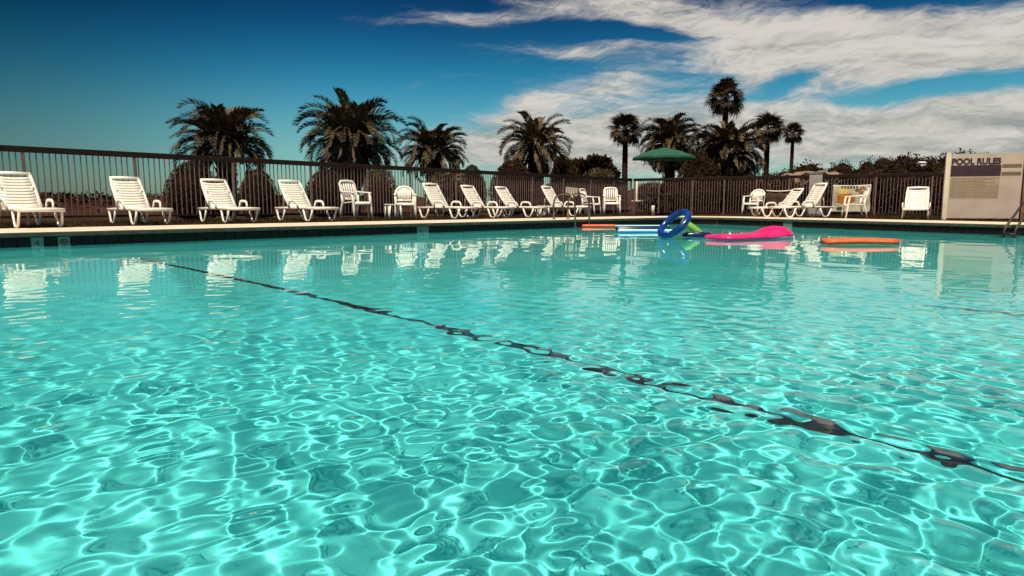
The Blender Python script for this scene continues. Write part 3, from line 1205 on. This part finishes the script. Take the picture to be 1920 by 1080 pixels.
bpy.context.view_layer.update()
place_lounger(53, 425.5, FACE + .10, 37, 'white lounger at the far left, cut by the photo edge', .95)
place_lounger(262, 420.5, FACE + .06, 37, 'white lounger second from the left, in front of open sky seen through the fence', .93)
place_lounger(428, 417, FACE + .02, 38, 'white lounger third from the left, in front of the leftmost palm', .95)
place_lounger(574, 414.4, FACE + .06, 37, 'white lounger fourth from the left, beside the high backed patio chair', .96)
place_lounger(838, 409.5, FACE + .10, 34, 'white lounger right of the round backed chair, leftmost of the middle three', .96)
place_lounger(908, 408, FACE + .12, 36, 'white lounger in the middle of the close middle three', .95)
place_lounger(972, 407, FACE + .14, 38, 'white lounger rightmost of the close middle three', .95)
place_lounger(1055, 405.2, FACE + .12, 34, 'white lounger just left of the pool ladder', .98)
RF = math.atan2(-rside.y, -rside.x)
place_lounger(1458, 406.2, RF - .35, 40, 'white lounger seen from the side beside the brown canvas, lower backed of the right pair', .92)
place_lounger(1502, 407.2, RF - .35, 30, 'white lounger seen from the side before the grey cabinet, higher backed of the right pair', .98)
place_lounger(1716, 411.2, math.atan2(-at(1716, 411).y, -at(1716, 411).x) - .02, 38, 'white lounger facing straight out beside the pool sign', .86)

# ------------------------------------------------------------------ patio chairs
def make_chair(style):
    """origin on the ground, faces +x"""
    t = thing('patio_chair', '', 'chair')
    SH_ = .42
    b = MB()
    b.rail([(-.22, 0, SH_ - .03), (-.12, 0, SH_ - .015), (.1, 0, SH_), (.2, 0, SH_ - .005), (.235, 0, SH_ - .035), (.24, 0, SH_ - .065)], [.42, .44, .47, .48, .48, .47], .028, smooth=True, chamfer=.2)
    b.build('seat', M['plastic'], t)
    for s in (-1, 1):
        b = MB()
        b.rail([(.27, s * .275, 0), (.235, s * .262, .25), (.215, s * .255, SH_), (.19, s * .262, .63)], [.045, .06, .065, .06], [.04, .05, .05, .04], up=(1, 0, 0))
        b.build('leg', M['plastic'], t)
        b = MB()
        b.rail([(-.31, s * .25, 0), (-.26, s * .24, .25), (-.215, s * .235, SH_), (-.235, s * .245, .6)], [.045, .06, .065, .05], [.04, .05, .05, .04], up=(1, 0, 0))
        b.build('leg', M['plastic'], t)
        b = MB()
        b.rail([(.22, s * .265, .625), (.19, s * .268, .645), (.0, s * .27, .655), (-.15, s * .262, .665), (-.26, s * .245, .68)], [.06, .065, .06, .055, .05], .03)
        b.build('armrest', M['plastic'], t)
    # back
    b = MB()
    if style == 'round':
        pts = [(-.215, -.225, SH_), (-.26, -.25, .62), (-.30, -.225, .76), (-.33, -.14, .845), (-.34, 0, .875), (-.33, .14, .845), (-.30, .225, .76), (-.26, .25, .62), (-.215, .225, SH_)]
        top = lambda y: .855 - 1.5 * y * y * 1.6
        n = 9
    else:
        pts = [(-.215, -.215, SH_), (-.27, -.225, .65), (-.33, -.22, .86), (-.345, -.18, .92), (-.35, 0, .935), (-.345, .18, .92), (-.33, .22, .86), (-.27, .225, .65), (-.215, .215, SH_)]
        top = lambda y: .915 - .3 * y * y
        n = 6
    b.rail(pts, .055, .028, up=(1, 0, .25))
    b.rail([(-.235, -.2, .50), (-.245, 0, .50), (-.235, .2, .50)], .05, .022, up=(1, 0, .25))
    bk = b.build('backrest', M['plastic'], t)
    for i in range(n):
        y = -.17 + .34 * i / (n - 1)
        b = MB()
        zt = top(y)
        b.rail([(-.238, y * .92, .50), (-.275, y, .66), (-.24 - .105 * (zt - .5) / .37, y, zt)], .034 if style == 'round' else .045, .014, up=(1, 0, .25))
        b.build('slat', M['plastic'], bk)
    return t


chairs = {'round': make_chair('round'), 'high': make_chair('high')}
first = {'round': True, 'high': True}
bpy.context.view_layer.update()


def place_chair(style, px, py, face, label, s=1.0):
    p = at(px, py)
    o = chairs[style] if first[style] else copy_tree(chairs[style])
    first[style] = False
    o['label'] = label
    o['group'] = 'white plastic patio chairs'
    o.location = (p.x, p.y, .2)
    o.rotation_euler = (0, 0, face)
    o.scale = (s, s, s)
    return o


def to_cam(px, py):
    p = at(px, py)
    return math.atan2(-p.y, -p.x)


place_chair('high', 669, 411.8, to_cam(669, 412) + .68, 'high backed white patio chair turned to the right, in front of the fullest palm', 1.04)
place_chair('round', 760, 410.2, to_cam(760, 410) + .05, 'round backed white patio chair facing the pool behind a small side table', .98)
place_chair('high', 1108, 404.2, to_cam(1108, 404) + 1.15, 'white patio chair seen from the side just right of the pool ladder', .98)
place_chair('high', 1146, 403.2, to_cam(1146, 403) + .12, 'white patio chair facing the pool, left of the green umbrella', 1.06)
place_chair('round', 1412, 404.2, to_cam(1412, 404) - .45, 'round backed white patio chair left of the two side view loungers', 1.02)
place_chair('round', 1600, 409.6, to_cam(1600, 409) - 1.35, 'white patio chair seen from the side in front of the patterned towel', .92)


def make_table():
    t = thing('side_table', '', 'table')
    b = MB()
    b.rail([(-.2, 0, .42), (.2, 0, .42)], .40, .03, chamfer=.3, smooth=False)
    b.build('table_top', M['plastic'], t)
    for sx in (-1, 1):
        for sy in (-1, 1):
            b = MB()
            b.rail([(sx * .185, sy * .18, 0), (sx * .16, sy * .155, .41)], [.06, .085], [.035, .04], up=(sx, sy, 0))
            b.build('leg', M['plastic'], t)
    return t


tab0 = make_table()
bpy.context.view_layer.update()
for i, (px, py, s, lb) in enumerate([(738, 412.0, .90, 'small white side table beside the round backed chair, in front of the middle fence'),
                                     (1019, 406.2, .80, 'small white side table between the middle loungers and the lounger by the ladder'),
                                     (1092, 405.4, .80, 'small white side table behind the pool ladder rails')]):
    o = tab0 if i == 0 else copy_tree(tab0)
    p = at(px, py)
    o.location = (p.x, p.y, .2)
    o.rotation_euler = (0, 0, to_cam(px, py) + .3)
    o.scale = (s, s, s)
    o['label'] = lb
    o['group'] = 'small white side tables'

# ------------------------------------------------------------------ umbrella with its table
pu = at(1241, 404.3)
Yu = pu.y
um = thing('patio_umbrella', 'open green canvas umbrella on a dark pole before the far fence corner', 'umbrella', (pu.x, pu.y, .2), .25)
rim = 60 / FPX * Yu
zr = (384 - 298) / FPX * Yu + EYE - .2
zt = (384 - 279) / FPX * Yu + EYE - .2
b = MB()
n = 8
ringv = [(rim * math.cos(2 * PI * k / n), rim * math.sin(2 * PI * k / n), zr) for k in range(n)]
mid = [(rim * .5 * math.cos(2 * PI * k / n), rim * .5 * math.sin(2 * PI * k / n), zr + (zt - zr) * .62) for k in range(n)]
for k in range(n):
    j = (k + 1) % n
    sag = lambda u, v, dz: ((u[0] + v[0]) / 2, (u[1] + v[1]) / 2, (u[2] + v[2]) / 2 - dz)
    r1, r2, m1, m2 = ringv[k], ringv[j], mid[k], mid[j]
    rs_, ms_ = sag(r1, r2, -.02), sag(m1, m2, .03)
    low = [(p[0] * 1.003, p[1] * 1.003, p[2] - .06) for p in (r1, rs_, r2)]
    b.add([r1, rs_, r2, m1, ms_, m2, (0, 0, zt), *low], [(0, 1, 4, 3), (1, 2, 5, 4), (3, 4, 6), (4, 5, 6), (7, 8, 1, 0), (8, 9, 2, 1)], False)
b.build('canopy', M['canvas'], um)
for k in range(n):
    b = MB()
    a = 2 * PI * k / n
    b.tube([(rim * .99 * math.cos(a), rim * .99 * math.sin(a), zr - .01), (rim * .5 * math.cos(a), rim * .5 * math.sin(a), zr + (zt - zr) * .62 - .02), (0.02 * math.cos(a), .02 * math.sin(a), zt - .03)], .012, 5)
    b.build('rib', M['pole'], um)
b = MB()
b.tube([(0, 0, 0), (0, 0, zt + .05)], .026, 8)
b.build('pole', M['pole'], um)
b = MB()
b.tube([(0, 0, zt), (0, 0, zt + .05), (0, 0, zt + .1)], [.035, .03, .005], 8)
b.build('finial', M['pole'], um)
b = MB()
b.tube([(0, 0, 0), (0, 0, .06), (0, 0, .10)], [.26, .24, .05], 14)
b.build('base', M['dark'], um)
pt = Vector((pu.x, pu.y, .2))
tb_ = thing('patio_table', 'dark round patio table under the green umbrella', 'table', pt)
b = MB()
vs, fs = [], []
n = 28
for zz in (.70, .735):
    for rr in (.05, .58):
        vs += [(rr * math.cos(2 * PI * k / n), rr * math.sin(2 * PI * k / n), zz) for k in range(n)]
for k in range(n):
    j = (k + 1) % n
    fs += [(2 * n + k, 3 * n + k, 3 * n + j, 2 * n + j), (n + k, n + j, 3 * n + j, 3 * n + k), (k, j, n + j, n + k)[::-1], (k, 2 * n + k, 2 * n + j, j)]
b.add(vs, fs)
b.build('table_top', M['dark'], tb_)
for k in range(4):
    a = k * PI / 2 + .4
    b = MB()
    b.tube([(.5 * math.cos(a), .5 * math.sin(a), 0), (.38 * math.cos(a), .38 * math.sin(a), .35), (.48 * math.cos(a), .48 * math.sin(a), .70)], .018, 6)
    b.build('leg', M['dark'], tb_)

# little white post and pale pedestal near the umbrella
pp = at(1224, 404.6)
b = MB()
b.tube([(0, 0, 0), (0, 0, .30), (0, 0, .34)], [.055, .055, .045], 10)
tag(b.build('short_post', M['plastic'], None, (pp.x, pp.y, .2)), 'short white post on the deck edge, left of the umbrella pole', 'post')
Yp = fence_depth(1193) + 1.0
pp = atY(1193, 376, Yp)
pd = thing('pedestal', 'pale thin post with a small flat shelf behind the fence, left of the umbrella', 'post', (pp.x, pp.y, .1))
b = MB()
b.tube([(0, 0, 0), (0, 0, 1.55)], .05, 8)
b.build('post', M['post'], pd)
b = MB()
b.tube([(0, -.02, pp.z - .16), (0, -.02, pp.z - .10)], [.24, .26], 12)
b.build('shelf', M['plastic'], pd)
# tilted tan board behind the fence
Yb = fence_depth(1072) + .8
pb_ = atY(1072, 359, Yb)
bd = thing('notice_board', 'small tilted tan board behind the fence, above the pool ladder', 'board', (pb_.x, pb_.y, .1))
b = MB()
b.box((0, 0, pb_.z - .1), (.46, .03, .30), Matrix.Rotation(.12, 3, 'Y'))
b.build('board', M['post'], bd)
b = MB()
b.tube([(0, .04, 0), (0, .04, pb_.z - .1)], .03, 8)
b.build('post', M['trunk'], bd)

# ------------------------------------------------------------------ right side: canvas, cabinet, towel
def on_right_fence(px, inset=.05):
    h = ray(px, 384)
    hit = isect(Vector((0, 0, 0)), Vector((h.x, h.y, 0)), Vector((fle.x, fle.y, 0)), rd)
    return hit, hit.y


def hang(px0, px1, y0, y1, inset):
    """a hanging cloth grid on the pool side of the right fence between photo columns and rows"""
    p, Ya = on_right_fence(px0)
    q, Yb_ = on_right_fence(px1)
    nr_ = Vector((rd.y, -rd.x, 0))
    if nr_.y > 0:
        nr_ = -nr_
    mid_ = (Ya + Yb_) / 2
    z1 = EYE + (384 - y0) / FPX * mid_
    z0 = EYE + (384 - y1) / FPX * mid_
    p, q = p + nr_ * inset, q + nr_ * inset
    return p, q, z0, z1, nr_


p, q, z0, z1, nr_ = hang(1560, 1631, 347, 398, .06)
tw = thing('beach_towel', 'patterned beach towel with an orange and yellow design hung on the right fence', 'towel', (p.x, p.y, 0), math.atan2((q - p).y, (q - p).x))
W_ = (q - p).length
b = MB()
NU, NV = 14, 10


def cloth(u, v):
    return (u * W_ * (1 + .01 * math.sin(v * 9)), .018 * math.sin(u * 17 + v * 2) * (1 - v * .6) - .01 + .012 * math.sin(v * 7), z0 + (z1 - z0) * v - .02 * math.sin(u * PI) * (v > .95) + .012 * math.sin(u * 12) * (v < .05))


def patch_mesh(u0, u1, v0, v1, off, nu, nv, shape=None):
    bb = MB()
    vs = []
    for j in range(nv + 1):
        for i in range(nu + 1):
            a, c = u0 + (u1 - u0) * i / nu, v0 + (v1 - v0) * j / nv
            x, y, z = cloth(a, c)
            vs.append((x, y - off, z))
    fs = []
    for j in range(nv):
        for i in range(nu):
            if shape is None or shape((i + .5) / nu, (j + .5) / nv):
                fs.append((j * (nu + 1) + i, j * (nu + 1) + i + 1, (j + 1) * (nu + 1) + i + 1, (j + 1) * (nu + 1) + i))
    bb.add(vs, fs, True)
    return bb


o = patch_mesh(0, 1, 0, 1, 0, NU * 2, NV * 2).build('cloth', M['towel'], tw)
so = o.modifiers.new('thick', 'SOLIDIFY')
so.thickness = .006
ell = lambda u, v: (u - .5) ** 2 + (v - .5) ** 2 < .25
patch_mesh(.13, .62, .30, .70, .006, 16, 12, lambda u, v: ell(u, v) or (u < .6 and .2 < v < .8)).build('orange_print', M['t_or'], tw)
patch_mesh(.08, .5, .66, .86, .008, 12, 8, ell).build('yellow_print', M['t_ye'], tw)
patch_mesh(.22, .66, .86, .97, .007, 17, 3, lambda u, v: int(u * 17) % 3 != 2).build('green_print', M['t_gr'], tw)
patch_mesh(.58, .74, .76, .84, .007, 4, 4, ell).build('green_print', M['t_gr'], tw)
patch_mesh(.67, .88, .68, .93, .009, 8, 8, lambda u, v: ell(u, v) and not (.3 < u < .7 and .35 < v < .6)).build('red_print', M['t_re'], tw)
patch_mesh(.12, .30, .08, .20, .007, 6, 4, ell).build('green_print', M['t_gr'], tw)

p, q, z0, z1, nr_ = hang(1436, 1484, 358, 386, .06)
cv = thing('canvas_sheet', 'brown canvas sheet with a pale hem on the fence beside the round backed chair', 'sheet', (p.x, p.y, 0), math.atan2((q - p).y, (q - p).x))
W_ = (q - p).length
patch_mesh(0, 1, 0, 1, 0, 16, 8).build('cloth', M['brown'], cv)
b = MB()
b.rail([(W_ * u, -.02, z1 + .005 - .03 * math.sin(u * PI)) for u in (0, .25, .5, .75, 1)], .03, .045)
b.build('hem', M['plastic'], cv)

p, q, z0, z1, nr_ = hang(1516, 1540, 327, 404, .10)
cb = thing('utility_cabinet', 'narrow grey cabinet standing at the fence behind the higher backed lounger', 'cabinet', (p.x, p.y, .18), math.atan2((q - p).y, (q - p).x))
W_ = (q - p).length
b = MB()
b.box((W_ / 2, 0, (z1 - .18) / 2), (W_, .16, z1 - .18))
b.build('body', M['grey'], cb)
b = MB()
b.box((W_ / 2, -.087, (z1 - .18) / 2), (W_ * .86, .012, (z1 - .18) * .9))
b.build('door', M['grey'], cb)
b = MB()
b.box((W_ / 2, -.005, z1 - .18 + .012), (W_ * 1.06, .19, .022))
b.build('lid', M['grey'], cb)

# ------------------------------------------------------------------ POOL RULES sign
s_l, s_r = at(1769, 411.5), at(1914, 412.5)
sdv = (s_r - s_l)
sW = sdv.length
sg = thing('pool_sign', 'large cream board headed POOL RULES between two posts at the right', 'sign', (s_l.x, s_l.y, .2), math.atan2(sdv.y, sdv.x))
ppm = (1914 - 1769) / sW                          # photo pixels per metre along the board
zz = lambda y: (411.5 - y) / FPX * ((s_l.y + s_r.y) / 2)
xx = lambda x: (x - 1769) / ppm
H_ = zz(289)
b = MB()
b.box((0, 0, (zz(287)) / 2 - .1), (xx(1774) - xx(1765), .10, zz(287) + .2))
b.build('post', M['post'], sg)
b = MB()
b.box((sW, 0, (zz(285)) / 2 - .1), (.06, .10, zz(285) + .2))
b.build('post', M['signbrown'], sg)
b = MB()
b.box(((xx(1774) + xx(1909)) / 2, .0, (zz(290) + zz(409)) / 2), (xx(1909) - xx(1774), .04, zz(290) - zz(409)))
b.build('board', M['board'], sg)


def plate(name, x0, x1, y0, y1, m, d=.004, lift=0.0):
    b = MB()
    b.box(((xx(x0) + xx(x1)) / 2, -.02 - d / 2 - .0015 - lift, (zz(y0) + zz(y1)) / 2), (xx(x1) - xx(x0), d, zz(y0) - zz(y1)))
    return b.build(name, m, sg)


plate('dark_band', 1775, 1869, 311, 331, M['signdark'])
plate('brown_band', 1870.5, 1906, 310, 316, M['signbrown'])
plate('brown_band', 1870.5, 1906, 324, 330, M['signbrown'])
# lettering
tx = flat_text('POOL RULES', .235, M['signdark'], 'lettering', sg, (xx(1775.5), -.026, zz(309)), (PI / 2, 0, 0), .002, .011)
xs_ = [v.co.x for v in tx.data.vertices]
tw_ = max(xs_) - min(xs_)
ys_ = [v.co.y for v in tx.data.vertices]
tx.scale = ((xx(1868) - xx(1776)) / tw_, (zz(297) - zz(309)) / (max(ys_) - min(ys_)), 1)
# the rules themselves are too small to read: rows of word-length print
rr_ = random.Random(5)
b = MB()
for k in range(13):
    y = 334.5 + k * 2.9
    x = 1777 + rr_.uniform(0, 1.5)
    end = 1868 - (rr_.random() < .3) * rr_.uniform(5, 30)
    while x < end:
        wl = rr_.uniform(2.5, 9)
        x2 = min(end, x + wl)
        b.box(((xx(x) + xx(x2)) / 2, -.0235, zz(y)), (max(.01, xx(x2) - xx(x)), .002, zz(0) - zz(1.5)))
        x = x2 + 1.3
kind(b.build('small_print', M['signtext'], sg), 'stuff')
plate('print_panel', 1775.5, 1868, 333, 373, mat('sign_panel', (.33, .25, .18), (.40, .31, .23), .7, 5), .001)

# ------------------------------------------------------------------ pool ladder and stair rail
def ladder(name, label, p, inward, m, wid=.52, treads=2):
    """p on the pool edge; inward = unit vector into the pool"""
    t = thing(name, label, 'ladder', (p.x, p.y, .2), math.atan2(inward.y, inward.x))
    for s in (-1, 1):
        b = MB()
        pts = [(-.62, s * wid / 2, 0), (-.62, s * wid / 2, .25)]
        for k in range(9):
            a = PI - k * PI / 8
            pts.append((-.27 + .35 * math.cos(a), s * wid / 2, .42 + .24 * math.sin(a)))
        pts += [(.10, s * wid / 2, .2), (.10, s * wid / 2, -1.0)]
        b.tube(pts, .022, 8)
        b.build('handrail', m, t)
        b = MB()
        b.tube([(-.62, s * wid / 2, 0), (-.62, s * wid / 2, .02)], [.06, .045], 10)
        b.build('escutcheon', m, t)
    for k in range(treads):
        b = MB()
        b.box((.13, 0, -.38 - .28 * k), (.09, wid, .025))
        b.build('tread', M['plastic'], t)
    return t


pl = at(1086, 411.6)
ladder('pool_ladder', 'curved metal pool ladder on the left edge near the orange float', Vector((pl.x, pl.y, 0)), -lside, M['chrome'], .55)
pr = at(1905, 422)
hr = thing('stair_rail', 'dark metal stair handrail at the right edge, slanting into the water', 'handrail', (pr.x, pr.y, .2), math.atan2(-.45, -.85))
for s in (-1, 1):
    b = MB()
    b.tube([(-.55, s * .09, 0), (-.55, s * .09, .34), (-.50, s * .09, .42), (-.40, s * .09, .42), (.14, s * .09, -.02), (.20, s * .09, -.10), (.22, s * .09, -.75)], .022, 8)
    b.build('rail', M['dark'], hr)
b = MB()
b.tube([(.215, -.09, -.16), (.215, .09, -.16)], .018, 8)
b.build('cross_bar', M['dark'], hr)
b = MB()
b.box((.30, 0, -.26), (.2, .42, .04))
b.build('tread', M['dark'], hr)

# ------------------------------------------------------------------ floats
def slab_float(name, label, cat, x0, x1, yw, width, thick, m, lift=.02, ridges=0, turn=0.0, bend=.0):
    p, q = at(x0, yw, 0), at(x1, yw, 0)
    d = q - p
    ln = d.length
    t = thing(name, label, cat, ((p.x + q.x) / 2, (p.y + q.y) / 2, 0), math.atan2(d.y, d.x) + turn)
    b = MB()
    n = 9
    pts = [((i / n - .5) * ln, 0, lift + bend * math.sin(i / n * PI)) for i in range(n + 1)]
    wds = [width * (.86 if i in (0, n) else 1) for i in range(n + 1)]
    b.rail(pts, wds, thick, chamfer=.45)
    b.build('pad', m, t)
    return t, ln


slab_float('foam_float', 'short orange foam mat floating just below the pool ladder', 'pool float', 1091, 1154, 426, .30, .07, M['orange'], .035)
slab_float('foam_float', 'longer orange red foam mat floating alone at the right', 'pool float', 1546, 1676, 458.5, .32, .085, M['orange'], .04, turn=-.03, bend=.012)

# blue and white air mattress: parallel tubes
p, q = at(1158, 436, 0), at(1262, 436, 0)
ln = (q - p).length
mt = thing('air_mattress', 'pale aqua and navy air mattress lying flat left of the blue ring', 'pool float', ((p.x + q.x) / 2, (p.y + q.y) / 2, .0), math.atan2((q - p).y, (q - p).x))
for i, (y, mm, r_, zc) in enumerate(((0, 'aqua', .034, .035), (.10, 'navy', .04, .04), (.20, 'navy', .045, .055), (.30, 'navy', .05, .075), (.38, 'aqua', .02, .125))):
    b = MB()
    b.tube([(-ln / 2, y, zc), (-ln / 2 + .05, y, zc), (0, y, zc), (ln / 2 - .05, y, zc), (ln / 2, y, zc)], [r_ * .5, r_, r_, r_, r_ * .5], 12)
    b.build('tube', M[mm], mt)
b = MB()
b.box((0, .2, .0), (ln * .97, .5, .05))
b.build('base_sheet', M['bluemat'], mt)

# leaning blue ring
pc = at(1266, 446, 0)
Yr = pc.y
sca = Yr / FPX
rg = thing('swim_ring', 'blue swim ring tilted up on its edge beside the pink mattress', 'swim ring', (pc.x, pc.y + .1, .0))
b = MB()
RM, rm = .285, .058
NU, NV = 40, 14
vs, fs = [], []
for i in range(NU):
    a = 2 * PI * i / NU
    for j in range(NV):
        c = 2 * PI * j / NV
        vs.append(((RM + rm * math.cos(c)) * math.cos(a), (RM + rm * math.cos(c)) * math.sin(a), rm * math.sin(c)))
for i in range(NU):
    for j in range(NV):
        fs.append((i * NV + j, ((i + 1) % NU) * NV + j, ((i + 1) % NU) * NV + (j + 1) % NV, i * NV + (j + 1) % NV))
b.add(vs, fs, True)
# disc plane: long axis from lower left to upper right, seen partly edge-on
axis = Vector((.72, .0, .69)).normalized()
nrm = Vector((-.62, -.24, .70))
nrm = (nrm - axis * nrm.dot(axis)).normalized()
yax = nrm.cross(axis)
rot = Matrix((axis, yax, nrm)).transposed()
ro = b.build('tube', M['ring'], rg, (0, 0, .235))
ro.rotation_euler = rot.to_euler()
b = MB()
b.tube([rot @ Vector((-.2, -.203, .04)), rot @ Vector((-.2, -.203, .075))], [.014, .012], 8)
b.build('valve', M['aqua'], rg, (0, 0, .235))

# green and navy float right of the ring
pg = at(1306, 444, 0)
gf_ = thing('foam_noodle', 'lime green foam noodle slanting up behind the blue ring', 'pool noodle', (pg.x, pg.y + .35, 0))
b = MB()
b.tube([(.22, -.05, -.02), (.10, 0, .09), (-.02, .05, .18), (-.16, .10, .27)], [.065, .07, .07, .066], 12)
b.build('foam', M['lime'], gf_)
nv = thing('small_float', 'small dark navy float low on the water between the blue ring and the pink mattress', 'pool float', (pg.x, pg.y, 0))
b = MB()
b.tube([(-.26, 0, .01), (-.20, 0, .02), (.0, -.02, .03), (.22, 0, .02), (.28, 0, .01)], [.02, .06, .07, .06, .02], 10)
b.build('body', M['navy'], nv)
b = MB()
b.tube([(-.06, -.06, .06), (.05, -.06, .06)], [.03, .03], 8)
b.build('patch', mat('violet_patch', (.12, .08, .26), None, .4), nv)

# pink air mattress with a raised pillow
p, q = at(1340, 450, 0), at(1491, 444, 0)
d = q - p
ln = d.length
pk = thing('air_mattress', 'hot pink air mattress with a raised pillow end pointing right', 'pool float', (p.x, p.y, 0), math.atan2(d.y, d.x))
b = MB()
NU, NV = 40, 28
wid = .62
vs = []
for side in (1, -1):
    for i in range(NU + 1):
        u = i / NU
        # plan: square left end, tapering to a point on the right
        hw = wid / 2 * (1 if u < .72 else max(.05, 1 - ((u - .72) / .28) ** 1.4))
        hw *= min(1, .75 + u * 6) if u < .05 else 1
        for j in range(NV + 1):
            v = j / NV * 2 - 1
            edge = math.sqrt(max(0, 1 - abs(v) ** 3.2)) * min(1, (u / .03) ** .5 if u < .03 else 1) * min(1, ((1 - u) / .05) ** .5 if u > .95 else 1)
            ridge_ = .75 + .25 * abs(math.sin((v + 1) * PI * 2.5))
            h = .055 * edge * (ridge_ if u < .62 else .95)
            pil = .12 * math.exp(-((u - .73) / .13) ** 2) * (1 - .35 * v * v)
            if side > 0:
                z_ = .035 + h + pil * edge
            else:
                z_ = .035 - h * .9 + pil * .35
            vs.append((u * ln, v * hw + (.0 if u < .7 else (u - .7) * .1), z_))
fs = []
half = (NU + 1) * (NV + 1)
for k in range(2):
    for i in range(NU):
        for j in range(NV):
            a = k * half + i * (NV + 1) + j
            f = (a, a + NV + 1, a + NV + 2, a + 1)
            fs.append(f if k == 0 else f[::-1])
b.add(vs, fs, True)
bo = b.build('mattress', M['pink'], pk)
bm = bmesh.new()
bm.from_mesh(bo.data)
bmesh.ops.remove_doubles(bm, verts=bm.verts, dist=.0008)
bmesh.ops.recalc_face_normals(bm, faces=bm.faces)
bm.to_mesh(bo.data)
bm.free()

for o in bpy.data.objects:                         # things under the water surface also catch the rippling light
    if o.type == 'MESH' and o.name.split('.')[0] in ('tread', 'handrail', 'tile', 'depth_tile'):
        o.cycles.is_caustics_receiver = True

# small fittings of the floats
b = MB()
b.tube([(.10, -.22, .085), (.10, -.22, .125)], [.022, .016], 8)
b.build('valve', M['aqua'], pk)
